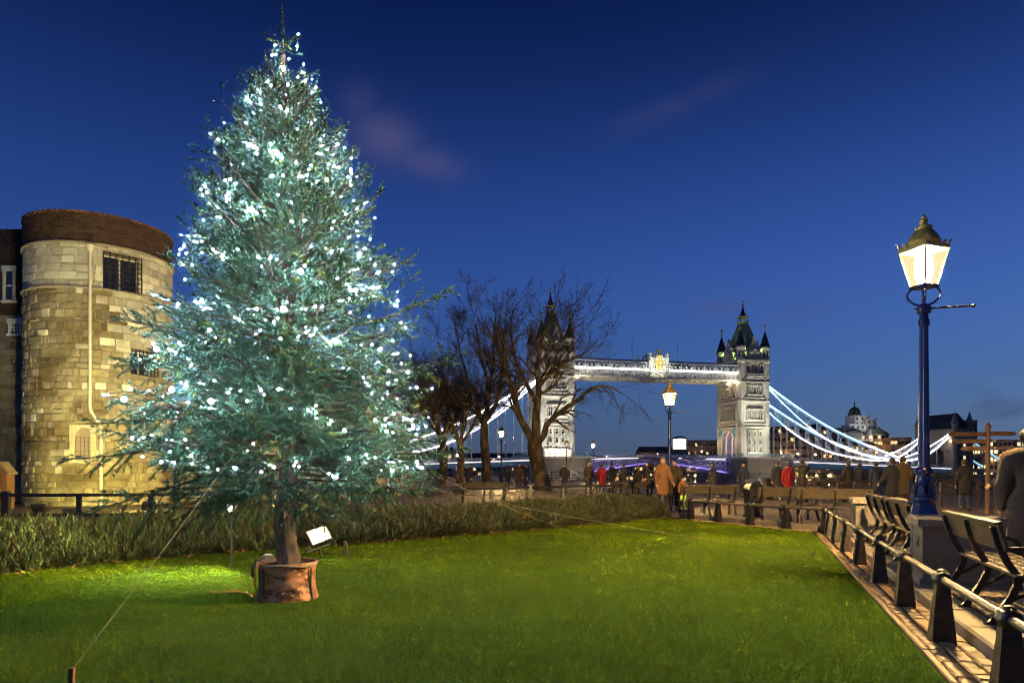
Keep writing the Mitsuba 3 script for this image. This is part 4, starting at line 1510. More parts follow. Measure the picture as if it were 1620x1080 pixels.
# white church-like block with a domed top
D0 = 420
k = thing('domed_white_building', 'stepped white floodlit building with a small dome right of the bridge', 'building')
for x0, x1, y0, dd in ((1340, 1362, 682, 0), (1352, 1391, 669, 3), (1361, 1386, 655, 5), (1376, 1393, 661, 2)):
    X0, X1 = sky_pos(x0, D0)[0], sky_pos(x1, D0)[0]
    m = MB().box(((X0 + X1) / 2, D0 + 8 + dd, -1), (X1 - X0, 12, hgt(y0, D0) + 1))
    blk = m.put('wall', 'white_render', k)
    wn_ = MB()
    nx = max(2, round((X1 - X0) / 3.2))
    for i in range(nx):
        for j in range(4):
            zc = hgt(y0, D0) - 2.2 - j * 3.2
            if zc > 3:
                xc = X0 + (i + .5) * (X1 - X0) / nx
                wn_.box((xc, D0 + 2 + dd, zc - .8), (1.0, .3, 1.5))
    wn_.put('dark_windows', 'dark_glass', blk, kind='stuff')
cx = sky_pos(1370, D0)[0]
dz = hgt(655, D0)
MB().lathe([(3.9, dz), (3.9, dz + 1.4), (3.5, dz + 1.6), (3.3, dz + 3.0), (2.5, dz + 4.6), (1.0, dz + 5.6), (.4, dz + 5.9), (.35, dz + 7.2), (.1, dz + 10.0)], (cx, D0 + 14, 0), 16).put('dome', 'dark_slate', k)
gx, gy = sky_pos(1347, D0)
mb = MB()
X0, X1, z0 = sky_pos(1332, D0)[0], sky_pos(1354, D0)[0], hgt(685, D0)
mb.box(((X0 + X1) / 2, D0 - 4, -1), (X1 - X0, 9, z0 + 1))
sh = mb.put('wall', 'white_render', k)
mb = MB()
mb.raw(np.array([[X0 - .6, D0 - 9, z0], [X1 + .6, D0 - 9, z0], [X1 + .6, D0 + 1, z0], [X0 - .6, D0 + 1, z0], [X0 + 3, D0 - 4, z0 + 2.6], [X1 - 2, D0 - 4, z0 + 2.6]]), [[0, 1, 5], [0, 5, 4], [2, 3, 4], [2, 4, 5], [0, 4, 3], [1, 2, 5]])
mb.put('roof', 'dark_slate', k)
# floods for it
spot('far_beam', (cx - 12, D0 - 24, 23), (cx - 1, D0, 25), (1500, 1450, 1300), 50, 34, 3)


def far(name, label, x0, x1, ytop, depth, wallm, roofm='dark_slate', roof=0.0, d=14, rows=5, cols=6, lit=.25, base=-3.0, light=(1.2, .75, .3), seed=0, rz=0.0, win=(1.5, 1.7), hip=2.0):
    X0, X1 = sky_pos(x0, depth)[0], sky_pos(x1, depth)[0]
    top = hgt(ytop, depth)
    return house(name, label, 'building', ((X0 + X1) / 2, depth + d / 2), X1 - X0, d, top - base - roof, roof, rz, wallm, roofm, rows, cols, lit, win, hip, light, base, seed)


far('riverside_block', 'buff brick riverside block with lit windows in front of the domed white building', 1352, 1389, 697, 395, 'plaster_buff', roof=2.5, rows=4, cols=5, lit=.35, seed=11)
far('glazed_riverside_block', 'buff block with balconies and a pitched roof right of the domed white building', 1381, 1407, 676, 400, 'plaster_buff', roof=4.0, rows=7, cols=4, lit=.45, seed=12)
far('riverside_block', 'low dark block left of the lamp post, right of the buff block with balconies', 1408, 1442, 693, 390, 'far_brown', rows=4, cols=6, lit=.3, seed=13)
far('riverside_block', 'long brown block behind the right hand chains, close to the right bridge tower', 1222, 1284, 676, 380, 'far_brown', rows=6, cols=9, lit=.18, seed=14)
far('riverside_block', 'stepped dark block behind the middle of the right hand chains', 1262, 1310, 670, 400, 'far_dark', roof=3.0, rows=6, cols=6, lit=.2, seed=15)
far('riverside_block', 'dark slab standing highest behind the right hand chains', 1303, 1338, 678, 410, 'far_dark', rows=6, cols=5, lit=.12, seed=16)
far('quay_building', 'long dark quay building with a lit upper storey, seen under the right side span', 1222, 1345, 736, 335, 'far_dark', rows=3, cols=20, lit=.22, base=-6, seed=17, win=(1.2, 1.5))
far('quay_building', 'dark quay building with lit windows left of the lamp post, seen under the side span', 1346, 1440, 738, 335, 'far_brown', rows=3, cols=14, lit=.3, base=-6, seed=18, win=(1.2, 1.5))
far('office_block', 'office block with bright windows at the right edge, behind the sign post', 1562, 1640, 697, 330, 'far_brown', rows=5, cols=10, lit=.55, seed=19, light=(1.3, 1.1, .55))
far('riverside_block', 'dark tall block just right of the bridge abutment', 1524, 1546, 666, 360, 'far_dark', rows=7, cols=4, lit=.15, seed=20)
far('riverside_block', 'wide low dark block between the abutment and the right edge of the view', 1505, 1600, 706, 345, 'far_dark', rows=4, cols=12, lit=.3, seed=21)
far('riverside_block', 'dim terrace on the far bank left of the right bridge tower', 1085, 1135, 697, 520, 'far_dark', rows=4, cols=8, lit=.2, seed=22)
far('riverside_block', 'low wide warehouse on the far bank between the two bridge towers', 1010, 1090, 706, 560, 'far_brown', roof=5.0, rows=3, cols=10, lit=.2, seed=23)
far('riverside_block', 'farthest low terrace on the far bank beside the left bridge tower', 905, 1012, 722, 640, 'far_dark', roof=3, rows=3, cols=16, lit=.25, seed=24)
far('riverside_block', 'dim far block below the roadway near the left bridge tower', 915, 1060, 738, 420, 'far_dark', rows=3, cols=18, lit=.2, base=-6, seed=25)
far('riverside_block', 'dim far block below the roadway near the right bridge tower', 1055, 1160, 737, 400, 'far_brown', rows=3, cols=14, lit=.25, base=-6, seed=26)
far('riverside_block', 'dark terrace behind the left hand chains', 680, 860, 716, 420, 'far_dark', roof=3, rows=4, cols=22, lit=.15, seed=27)
far('riverside_block', 'dark long block on the near bank behind the bare trees', 560, 720, 706, 300, 'far_dark', roof=3, rows=4, cols=18, lit=.12, seed=28)
far('riverside_block', 'dark block on the near bank hidden behind the lit tree', 300, 570, 690, 180, 'far_dark', roof=3, rows=4, cols=14, lit=.1, seed=29)
# the glowing round pavilion on the far bank
k = thing('round_pavilion', 'brightly lit round glass pavilion on the far bank between the bridge towers', 'building')
px_, py_ = sky_pos(1075, 500)
z0, z1 = hgt(711, 500), hgt(694, 500)
MB().lathe([(6.5, -3), (6.5, z0)], (px_, py_, 0), 20).put('base', 'far_brown', k)
MB().lathe([(4.6, z0), (4.6, z1)], (px_, py_, 0), 20).put('glass', 'lamp_glass', k, light=(3, 2.5, 1.6), weight=.5)
MB().lathe([(5.4, z1), (5.4, z1 + .8), (1.5, z1 + 2.0)], (px_, py_, 0), 20).put('roof', 'lead', k)
fl = MB()
for i in range(10):
    a = i * math.pi / 5
    fl.box((px_ + 4.75 * math.cos(a), py_ + 4.75 * math.sin(a), z0), (.4, .4, z1 - z0), a)
fl.put('mullions', 'bridge_white', k, kind='stuff')

# street lamps across the river
ORD = ('first', 'second', 'third', 'fourth', 'fifth', 'sixth', 'seventh', 'eighth', 'ninth')
for place_, spots_ in (('behind the right hand chains', ((1236, 716, 372), (1262, 718, 374), (1290, 719, 390), (1318, 718, 398), (1344, 714, 388), (1366, 716, 389), (1388, 716, 392), (1412, 716, 383), (1434, 718, 383))),
                       ('below the right side span', ((1240, 752, 328), (1275, 753, 328), (1312, 752, 328), (1372, 753, 328), (1420, 752, 328))), ('beyond the bridge abutment at the far right', ((1548, 722, 338), (1576, 724, 322), (1606, 722, 322))),
                       ('below the roadway between the towers', ((930, 735, 412), (985, 750, 412), (1040, 752, 410), (1100, 752, 392))), ('on the low skyline between the towers', ((960, 722, 632), (1040, 718, 550), (1110, 714, 510))), ('behind the left hand chains', ((720, 724, 410), (790, 722, 412)))):
    for n_, (x, y, d) in enumerate(spots_):
        q = at(x, y, d)
        k = thing('far_street_lamp', f'tiny far street lamp {place_}, {ORD[n_]} from the left', 'street lamp', 'street lamps across the river')
        MB().tube([q - [0, 0, 5.5], q - [0, 0, .3]], .12, 6).put('post', 'iron', k)
        MB().ball(q, .36, 1).put('globe', 'lamp_glass', k, light=(230, 150, 62), weight=.8)

# ================================================================ bare trees on the wharf
class Bare:
    def __init__(self, seed):
        self.r = np.random.default_rng(seed)
        self.limbs, self.twigs, self.count = MB(), MB(), 0

    def grow(self, p, d, length, rad, level, droop=0.0):
        r = self.r
        n = 5 if level < 3 else 3
        pts, q, dd = [p], np.array(p, float), np.array(d, float)
        for i in range(n):
            wob = r.normal(0, .20 if level > 0 else .12, 3)
            dd = unit(dd + wob + np.array([0, 0, .10 - droop * (i / n)]))
            q = q + dd * length / n
            pts.append(q.copy())
        rr = np.linspace(rad, rad * (.55 if level < 4 else .4), n + 1)
        (self.limbs if rad > .035 else self.twigs).tube(pts, rr, 7 if rad > .08 else (5 if rad > .03 else 3), caps=rad > .05)
        self.count += 1
        if level >= 5 or rad < .007:
            return
        kids = int(r.integers(3, 6)) if level < 4 else int(r.integers(3, 6))
        for k in range(kids):
            t = r.uniform(.3, 1.0) if k else 1.0
            i = min(int(t * n), n - 1)
            o = pts[i] + (pts[i + 1] - pts[i]) * (t * n - i)
            a = r.normal(0, 1, 3)
            base = unit(pts[i + 1] - pts[i])
            a = unit(a - base * (a @ base))
            sp = r.uniform(.45, .95) if k else r.uniform(.1, .35)
            self.grow(o, unit(base * math.cos(sp) + a * math.sin(sp)), length * r.uniform(.45, .72), max(rr[i] * r.uniform(.48, .68), .0125), level + 1, droop)

    def limb(self, pts, r0, r1, sub=9, level=2, length=2.2, droop=0.0, start=.25):
        pts = np.asarray(pts, float)
        P, L = polyline(pts, max(8, len(pts) * 4))
        P = P + np.cumsum(self.r.normal(0, .025, P.shape), 0) * np.linspace(0, 1, len(P))[:, None]
        rr = np.linspace(r0, r1, len(P))
        self.limbs.tube(P, rr, 10)
        for k in range(sub):
            t = self.r.uniform(start, 1.0) if k else .995
            i = min(int(t * (len(P) - 1)), len(P) - 2)
            base = unit(P[i + 1] - P[i])
            a = self.r.normal(0, 1, 3)
            a = unit(a - base * (a @ base))
            sp = self.r.uniform(.5, 1.1) if k else .1
            self.grow(P[i], unit(base * math.cos(sp) + a * math.sin(sp)), length * self.r.uniform(.65, 1.2), max(rr[i] * self.r.uniform(.4, .6), .012), level, droop)

    def put(self, label):
        k = thing('bare_tree', label, 'tree', 'bare trees on the wharf')
        self.limbs.put('trunk', 'plane_bark', k, smooth=50)
        self.twigs.put('crown', 'twig', k, kind='stuff')
        return k


def dp(x, y, d):
    return at(x, y, d)


b = Bare(101)
Y = 45
base = dp(858, 781, Y)
b.limbs.tube([base + [0, 0, -.4], base + [0, 0, .2], dp(857, 760, Y), dp(851, 735, Y), dp(846, 715, Y), dp(846, 700, Y)], [.75, .62, .5, .46, .48, .46], 12)
b.limb([dp(845, 703, Y), dp(838, 690, Y), dp(822, 660, Y - .6), dp(810, 615, Y - 1.2), dp(797, 580, Y - 1.5), dp(782, 545, Y - 2), dp(770, 520, Y - 2)], .26, .06, 17, 2, 2.05)
b.limb([dp(848, 702, Y), dp(848, 660, Y), dp(852, 620, Y + .5), dp(850, 580, Y + 1), dp(856, 540, Y + 1), dp(866, 505, Y + 1.4)], .30, .05, 19, 2, 2.0)
b.limb([dp(851, 700, Y), dp(860, 690, Y), dp(864, 672, Y - .5), dp(880, 655, Y - 1), dp(908, 637, Y - 1.4), dp(925, 622, Y - 1.6), dp(948, 612, Y - 1.6), dp(972, 612, Y - 1.6), dp(986, 622, Y - 1.6)], .22, .035, 15, 3, 1.6, .55)
b.limb([dp(849, 640, Y), dp(830, 600, Y + .8), dp(812, 560, Y + 1.4), dp(806, 520, Y + 1.8), dp(812, 490, Y + 2)], .16, .04, 14, 3, 1.6)
b.limb([dp(852, 610, Y + .5), dp(872, 590, Y + .2), dp(900, 572, Y), dp(925, 560, Y), dp(940, 545, Y)], .15, .03, 16, 3, 1.9)
b.limb([dp(852, 575, Y + .8), dp(880, 545, Y + 1), dp(905, 520, Y + .6), dp(925, 508, Y + .5)], .10, .025, 15, 3, 1.8)
b.put('large bare plane tree with a forked pale trunk, standing before the left bridge tower')

b = Bare(102)
Y = 50
base = dp(771, 777, Y)
b.limbs.tube([base + [0, 0, -.4], base + [0, 0, .2], dp(770, 740, Y), dp(766, 700, Y), dp(766, 672, Y)], [.5, .42, .34, .3, .28], 12)
for pts in ([(766, 674, 0), (752, 640, .5), (738, 600, 1), (728, 560, 1), (724, 520, 1)], [(766, 674, 0), (772, 640, -.5), (770, 600, -1), (758, 560, -1), (752, 515, -1.5)],
            [(768, 665, 0), (785, 640, -.8), (793, 605, -1.2), (796, 560, -1.5), (800, 510, -1.5)], [(764, 660, 0), (740, 645, 1), (718, 620, 1.6), (700, 600, 2)], [(768, 640, 0), (780, 590, 1), (782, 540, 1.5), (786, 500, 2)]):
    b.limb([dp(x, y, Y + o) for x, y, o in pts], .18, .04, 14, 2, 1.7)
b.put('bare tree with a slender upright trunk between the lit tree and the large plane tree')

for i, (x, Y, seed, lab) in enumerate(((700, 56, 103, 'bare tree half hidden by the right edge of the lit tree'), (640, 52, 104, 'bare tree behind the lit tree, its twigs showing at the tree’s right shoulder'.replace('’', "'")),
                                       (728, 68, 105, 'farther bare tree seen between the trunks, right of the lit tree'))):
    b = Bare(seed)
    base = np.array([(x - HX) / FPX * Y, Y, 0])
    b.limbs.tube([base + [0, 0, -.4], base + [0, 0, .2], base + [.1, 0, 2.2], base + [0, .1, 4.2]], [.5, .4, .32, .28], 10)
    for k in range(6):
        a = k * math.pi / 3 + b.r.uniform(-.3, .3)
        d = np.array([math.cos(a), math.sin(a), 0])
        H = (9.6, 9.6, 10.8)[i] * b.r.uniform(.82, 1.0)
        P = [base + [0, 0, 4.0], base + d * 1.0 + [0, 0, 5.3], base + d * 2.0 + [0, 0, 7.2], base + d * 2.8 + [0, 0, H * .8], base + d * 3.2 + [0, 0, H * .9]]
        b.limb(P, .17, .035, 15, 2, 1.75)
    b.put(lab)

# ================================================================ the lit fir tree in its tub
TX, TY, TZ0, TTOP = -2.63, 8.0, .40, 6.92
r5 = np.random.default_rng(55)
fir = thing('christmas_tree', 'tall green fir tree covered in white fairy lights, in a rusty tub', 'tree')
TREE = np.array([TX, TY, 0])


def trunk_axis(z):
    t = (z - TZ0) / (TTOP - TZ0)
    return np.array([TX - .07 * t + .02 * math.sin(5 * z), TY + .02 * math.cos(4 * z), z])


def trunk_r(z):
    t = (z - TZ0) / (TTOP - TZ0)
    return .112 * (1 - t) ** .85 + .012


zs = np.linspace(TZ0 - .1, TTOP - .55, 40)
MB().tube([trunk_axis(z) for z in zs], [trunk_r(z) * (1.12 if z < .55 else 1) for z in zs], 16).put('trunk', 'fir_bark', fir, smooth=60)


def spread(z):
    """Half width of the crown at a height."""
    return float(np.interp(z, [1.2, 1.6, 2.0, 2.6, 3.1, 3.6, 4.1, 4.55, 5.0, 5.5, 5.9, 6.2, 6.45, 6.6], [1.45, 1.8, 1.86, 1.70, 1.48, 1.28, 1.22, 1.10, .88, .62, .38, .20, .10, .06]))


wood = MB()
SEG0, SEG1, SEGT = [], [], []                                    # leafy stretches: from, to, tone
BR = []                                                          # branch polylines for the lights
n_primary = 0


def leafy(a, b, tone=1.0):
    SEG0.append(a)
    SEG1.append(b)
    SEGT.append(tone)


def branch(z, az, L, e0, e1, droop):
    """A main branch with two ranks of side shoots and shoots on those."""
    d0 = np.array([math.cos(az), math.sin(az), 0])
    sd = np.array([-math.sin(az), math.cos(az), 0])
    n = 9
    o = trunk_axis(z)
    P, q = [o + d0 * trunk_r(z) * .5], o + d0 * trunk_r(z) * .5
    bend = r5.normal(0, .08)
    for i in range(n):
        t = (i + .5) / n
        el = e0 * (1 - t) + e1 * t - droop * math.sin(math.pi * min(t * 1.1, 1))
        q = q + (d0 * math.cos(el) + sd * bend * t + np.array([0, 0, math.sin(el)])) * L / n
        P.append(q.copy())
    P = np.array(P)
    r0 = .010 + .010 * L
    wood.tube(P, np.linspace(r0, .003, n + 1), 5, caps=False)
    BR.append(P)
    cum = np.linspace(0, L, n + 1)
    for i in range(n):
        if cum[i + 1] > .30 * L or z > 5.6:
            leafy(P[i], P[i + 1], .9)
    # the leader of the branch
    s = .22 * L + r5.uniform(0, .05) if L > .5 else .06
    side = 1
    while s < L * .99:
        i = min(int(s / L * n), n - 1)
        o = P[i] + (P[i + 1] - P[i]) * (s / L * n - i)
        f = unit(P[i + 1] - P[i])
        up = unit(np.cross(f, sd))
        up = up if up[2] > 0 else -up
        w = np.cross(f, up)
        rem = L - s
        l2 = min(.10 + .62 * rem, .24 + .20 * L) * r5.uniform(.75, 1.2)
        l2 = max(l2, .06) * min(1.0, .35 + L / .8)
        ang = r5.uniform(.75, 1.05)
        psi = r5.normal(0, .55) if r5.uniform() < .72 else r5.uniform(-math.pi, math.pi)
        psi += -.25 if z < 3 else .2
        d = unit(f * math.cos(ang) + (side * w * math.cos(psi) + up * math.sin(psi)) * math.sin(ang))
        dn = np.array([0, 0, -1.0]) * (.25 if z < 3.4 else .0)
        m = o + d * l2 * .55
        e = m + unit(d + dn + f * .25) * l2 * .45
        if l2 > .22:
            wood.tube([o, m, e], [.0045, .003, .002], 3, caps=False)
        leafy(o + (m - o) * .15, m, .95)
        leafy(m, e, 1.1)
        k = 0
        s3 = .09
        while s3 < l2 - .04:
            oo = o + (m - o) * (s3 / (l2 * .55)) if s3 < l2 * .55 else m + (e - m) * ((s3 - l2 * .55) / (l2 * .45))
            sg = 1 if k % 2 else -1
            ff = unit(e - o)
            ww = np.cross(ff, up)
            l3 = min(.06 + .5 * (l2 - s3), .21) * r5.uniform(.7, 1.2)
            d3 = unit(ff * .72 + sg * ww * .7 + up * r5.normal(0, .42) + dn * .4)
            leafy(oo, oo + d3 * l3, 1.08)
            s3 += r5.uniform(.10, .145)
            k += 1
        side = -side
        s += r5.uniform(.075, .115)


z = 1.34
while z < 6.1:
    t = (z - 1.3) / 5.1
    nb = int(r5.integers(13, 17)) if z < 4.6 else int(r5.integers(9, 13))
    a0 = r5.uniform(0, 2 * math.pi)
    for k in range(nb):
        az = a0 + 2 * math.pi * k / nb + r5.normal(0, .16)
        zb = z + r5.uniform(-.035, .035)
        e0 = np.interp(t, [0, .12, .45, .8, 1], [-.10, .02, .30, .52, .55]) + r5.normal(0, .12)
        e1 = np.interp(t, [0, .12, .45, .8, 1], [.02, .22, .55, .78, .75]) + r5.normal(0, .12)
        rise = math.sin((e0 + e1) / 2)
        R = spread(min(zb + .5 * rise * spread(zb), 6.6)) * r5.uniform(.72, 1.02)
        L = R / max(math.cos((e0 + e1) / 2), .45)
        L = min(L, (6.48 - zb) / max(math.sin(max((e0 + e1) / 2, .1)), .1))
        branch(zb, az, max(L, .10), e0, e1, .16 if t < .5 else .05)
    z += np.interp(t, [0, .5, 1], [.27, .235, .165])
# thinner branches between the whorls
for k in range(100):
    zb = 1.5 + 4.0 * r5.uniform(0, 1) ** 1.1
    t = (zb - 1.3) / 5.1
    e = np.interp(t, [0, .45, 1], [.05, .35, .85]) + r5.normal(0, .12)
    branch(zb, r5.uniform(0, 2 * math.pi), max(spread(min(zb + .3, 6.6)) * r5.uniform(.45, .95), .15), e - .1, e + .1, .05)
# the few long low sprays that reach out at the left, and single boughs at both flanks
for zb, az, L, e0, e1 in ((2.35, math.pi * 1.02, 2.3, -.12, -.02), (2.05, math.pi * 1.08, 2.3, -.2, -.05), (2.75, math.pi * .97, 2.2, .0, .22), (1.62, math.pi * 1.10, 2.15, -.14, -.28), (3.05, math.pi * 1.01, 2.0, .12, .25),
                         (3.0, .05, 2.0, .28, .5), (2.5, -.15, 2.15, .1, .3), (1.75, -.1, 2.1, -.02, .15), (3.5, .1, 1.62, .3, .55), (4.1, -.2, 1.35, .4, .6), (1.45, -.35, 1.9, -.05, .02), (3.9, math.pi, 1.25, .35, .55)):
    branch(zb, az, L, e0, e1, .12)
# the leader
top = [trunk_axis(zz) for zz in np.linspace(TTOP - .6, TTOP, 5)]
wood.tube(top, np.linspace(.012, .006, 5), 6)
for a, b in zip(top[:-1], top[1:]):
    leafy(a, b, .55)
for zz, l in ((6.42, .26), (6.55, .20), (6.5, .22)):
    for k in range(4):
        a = k * math.pi / 2 + zz * 7
        d = np.array([math.cos(a), math.sin(a), .28])
        o = trunk_axis(zz)
        leafy(o, o + d * l, .8)
wood.put('boughs', 'fir_twig', fir, kind='stuff')


def needles():
    A, B, Tn = np.array(SEG0), np.array(SEG1), np.array(SEGT)
    ln = np.linalg.norm(B - A, axis=1)
    # the side away from the viewer carries fewer, larger needles
    mid = (A + B) / 2 - TREE
    back_ = mid[:, 1] > .35
    dens = np.where(back_, 110, 420)
    cnt = np.maximum((ln * dens).astype(int), 3)
    i = np.repeat(np.arange(len(A)), cnt)
    n = len(i)
    t = r5.uniform(0, 1, n)
    ax = (B - A)[i] / ln[i][:, None]
    p = A[i] + (B - A)[i] * t[:, None]
    q = r5.normal(0, 1, (n, 3)) + np.array([0, 0, .25])
    rad = q - ax * (q * ax).sum(1, keepdims=True)
    rad /= np.linalg.norm(rad, axis=1, keepdims=True) + 1e-9
    d = rad * .85 + ax * r5.uniform(.1, .7, (n, 1))
    d /= np.linalg.norm(d, axis=1, keepdims=True)
    l = r5.uniform(.022, .034, n) * np.where(back_[i], 1.25, 1)
    w = r5.uniform(.0050, .0080, n) * np.where(back_[i], 1.7, 1)
    s = np.cross(d, ax + r5.normal(0, .3, (n, 3)))
    s /= np.linalg.norm(s, axis=1, keepdims=True) + 1e-9
    tip = p + d * l[:, None]
    v = np.stack([p - s * w[:, None] / 2, p + s * w[:, None] / 2, tip], 1).reshape(-1, 3)
    seg_tone = (r5.uniform(.5, 1.5, len(A)) * Tn)[i]
    c = np.array([.054, .106, .063]) * (seg_tone * r5.uniform(.75, 1.25, n))[:, None]
    yel = r5.uniform(0, 1, len(A)) < .05
    c = np.where(yel[i][:, None], c * np.array([2.0, 1.35, .45]), c)
    put('needles', (v, np.arange(3 * n).reshape(-1, 3)), 'vc_matt', fir, color=np.repeat(c, 3, 0), kind='stuff')
    return n


N_NEEDLES = needles()

# ---------------------------------------------------------------- fairy lights on the tree
lights = thing('fairy_lights', 'strings of small cool white fairy lights wound over the tall fir tree', 'fairy lights')
pts = []
allP = np.concatenate([P[5:] for P in BR])                       # outer halves of the boughs
allP = np.concatenate([allP, np.array(SEG1)[r5.integers(len(SEG1), size=2600)]])
rel = allP - TREE
hor = np.hypot(rel[:, 0], rel[:, 1])
out = hor / np.array([max(spread(min(max(z, 1.2), 6.6)), .12) for z in allP[:, 2]])
cand = allP[(out > .45) & (out < 1.08) & (allP[:, 2] > 1.15)]
ang = np.arctan2(cand[:, 1] - TY, cand[:, 0] - TX)
wire = []
zc, a = 6.55, 0.0
while zc > 1.3:                                                   # the string winds down and round the tree
    Rz = max(spread(min(zc, 6.6)), .2)
    arc = .12 * r5.uniform(.5, 1.5)
    zc -= (.43 if zc > 2.9 else .58) * arc / (2 * math.pi * Rz)
    a += arc / Rz
    R = Rz * r5.uniform(.55, .98)
    q = np.array([TX + R * math.cos(a), TY + R * math.sin(a), zc + .13 * math.sin(a * 2.3)])
    if zc < 6.2:
        j = np.argmin(((cand - q) ** 2).sum(1))
        if ((cand[j] - q) ** 2).sum() < .16:
            q = .3 * q + .7 * cand[j]
            k_out = q - TREE
            k_out[2] = 0
            q = q + unit(k_out) * .05 + [0, 0, .02] + r5.normal(0, .02, 3)
    wire.append(q)
wire = np.array(wire)
bulbs = wire + r5.normal(0, .012, wire.shape)
front_w = -(bulbs[:, 1] - TY) + .4 * r5.uniform(0, 1, len(bulbs))
order = np.argsort(-front_w)
BULB = (950, 1130, 1600)
back_m = MB()
big = set(r5.choice(170, 9, replace=False).tolist())
for n_, k in enumerate(order):
    rad = .0044 + .0048 * r5.uniform() ** 2
    if n_ in big:
        rad = .021
    if n_ < 300:
        MB().ball(bulbs[k], (rad, rad, rad * 1.25), 1).put('bulb', 'bulb_glass', lights, light=BULB, weight=.6)
    else:
        back_m.ball(bulbs[k], rad * 1.1, 0)
back_m.put('far_bulbs', 'bulb_glass', lights, light=BULB, weight=65, kind='stuff')
MB().tube(wire, .0036, 3, caps=False).put('wire', 'wire_green', lights)
# a loose end hanging from the low boughs at the left
p0, p1 = np.array([-4.55, 7.7, 1.85]), np.array([-4.25, 7.6, 1.10])
print('needles', N_NEEDLES, 'bulbs', len(bulbs), 'segments', len(SEG0))

# ---------------------------------------------------------------- tub, cables, stakes
tub = thing('rusty_tub', 'rusty brown flared tub holding the lit fir tree', 'tub')
prof = [(.30, .0), (.352, .0), (.345, .03), (.325, .12), (.315, .22), (.318, .32), (.328, .395), (.338, .405), (.338, .425), (.318, .425), (.312, .37), (.0, .37)]
m = MB().lathe(prof, (TX, TY, 0), 40)
v, f = m.vf()
rr = v[:, :2] - [TX, TY]
w = 1 + .05 * (meshkit.fbm(v * np.array([5, 5, 3.0]), 3, 6)[:, None] - .5)
v[:, :2] = [TX, TY] + rr * w
put('body', (v, f), 'rust', tub, smooth=40)
MB().lathe([(.0, .395), (.2, .405), (.31, .385)], (TX, TY, 0), 24).put('soil', 'soil_dark', tub)
hp = MB()
for a in np.linspace(0, 2 * math.pi, 24, endpoint=False)[:1]:
    pass
MB().tube([(TX + .337 * math.cos(a), TY + .337 * math.sin(a), .40 + .012 * math.sin(3 * a)) for a in np.linspace(0, 2 * math.pi, 33)], .012, 6, caps=False).put('rim_rope', 'rope', tub)
for a, wd_ in ((3.9, .035), (4.12, .03), (5.9, .02)):
    st = MB()
    P = [(TX + (q + .012) * math.cos(a), TY + (q + .012) * math.sin(a), z) for q, z in ((.352, .005), (.330, .12), (.320, .22), (.330, .36))]
    for p_, q_ in zip(P[:-1], P[1:]):
        st.bar(p_, q_, wd_, .014, up=(math.cos(a), math.sin(a), 0))
    st.put('stave', 'bench_wood', tub)
bx = thing('light_transformer', 'small grey transformer box with cables on the rim of the rusty tub', 'transformer')
o = at(424, 880, 7.86)
MB().box((o[0], o[1], .44), (.13, .09, .075), .3, None, .012).put('case', 'grey_wall', bx)
MB().box((o[0] + .01, o[1] - .02, .516), (.08, .05, .012), .3).put('lid', 'white_render', bx)
pl = MB()
pl.tube([o + [-.05, -.04, -.02], o + [-.10, -.10, -.03], o + [-.13, -.12, -.12], o + [-.14, -.10, -.22]], .018, 6)
pl.tube([o + [-.02, -.05, 0], o + [-.08, -.13, -.02], o + [-.12, -.16, -.10], o + [-.11, -.15, -.19]], .014, 6)
pl.put('cables', 'black_rubber', bx, kind='stuff')
g = [at(410, 890, 7.75), at(404, 905, 7.72), at(402, 920, 7.75), at(407, 934, 7.85)]
gl = [np.array([-3.0, 7.9, .02]), np.array([-3.15, 8.15, .02]), np.array([-3.35, 8.3, .02]), np.array([-3.6, 8.2, .02])]
MB().tube(polyline(np.array(g + gl), 40)[0], .009, 6).put('orange_cable', 'orange_rubber', label='orange power cable hanging from the tub and running over the grass', cat='cable')


def stake(name, o, h, w, lean, material, label):
    m = MB()
    o = np.asarray(o, float)
    d = np.array([lean[0], lean[1], 1.0])
    tp = o + d * h
    p = [o + [a * w, b * w, -.05] for a, b in ((-.5, -.5), (.5, -.5), (.5, .5), (-.5, .5))] + [tp + [a * w * .9, b * w * .9, 0] for a, b in ((-.5, -.5), (.5, -.5), (.5, .5), (-.5, .5))]
    m.hexa(np.array(p))
    return m.put(name, material, label=label, cat='stake')


stake('wooden_stake', (-2.97, 4.6, 0), .165, .035, (.04, .0), 'orange_brick', 'reddish stake in the lawn at the bottom left, with a guy rope tied to it')
stake('wooden_stake', (-2.89, 11.95, 0), .25, .055, (-.12, 0), 'bench_wood', 'short grey stake in the grass just right of the bright floodlight')
stake('wooden_stake', (1.69, 13.6, 0), .07, .05, (.3, .0), 'bench_wood', 'small peg in the lawn where the short guy rope ends')
stake('wooden_stake', (5.2, 11.8, 0), .07, .05, (.3, .0), 'bench_wood', 'small peg near the right edge of the lawn where the long guy rope ends')


def rope(a, b, sag, label):
    a, b = np.asarray(a, float), np.asarray(b, float)
    t = np.linspace(0, 1, 24)[:, None]
    P = a * (1 - t) + b * t - np.array([0, 0, 1]) * (4 * t * (1 - t) * sag)
    MB().tube(P, .0024, 5).put('guy_rope', 'rope', label=label, cat='rope')


rope(trunk_axis(1.62) + [.12, 0, 0], (5.2, 11.8, .06), .12, 'long guy rope from the fir tree over the lawn to its right edge')
rope(trunk_axis(2.2) + [.12, .05, 0], (1.69, 13.6, .06), .08, 'short guy rope from the fir tree to a peg beyond the middle of the lawn')
rope(trunk_axis(2.3) + [-.12, -.05, 0], (-2.965, 4.61, .155), .03, 'guy rope from the fir tree to the reddish stake at the bottom left')

# the two floodlights of the lawn
YEL = (1.0, .86, .30)


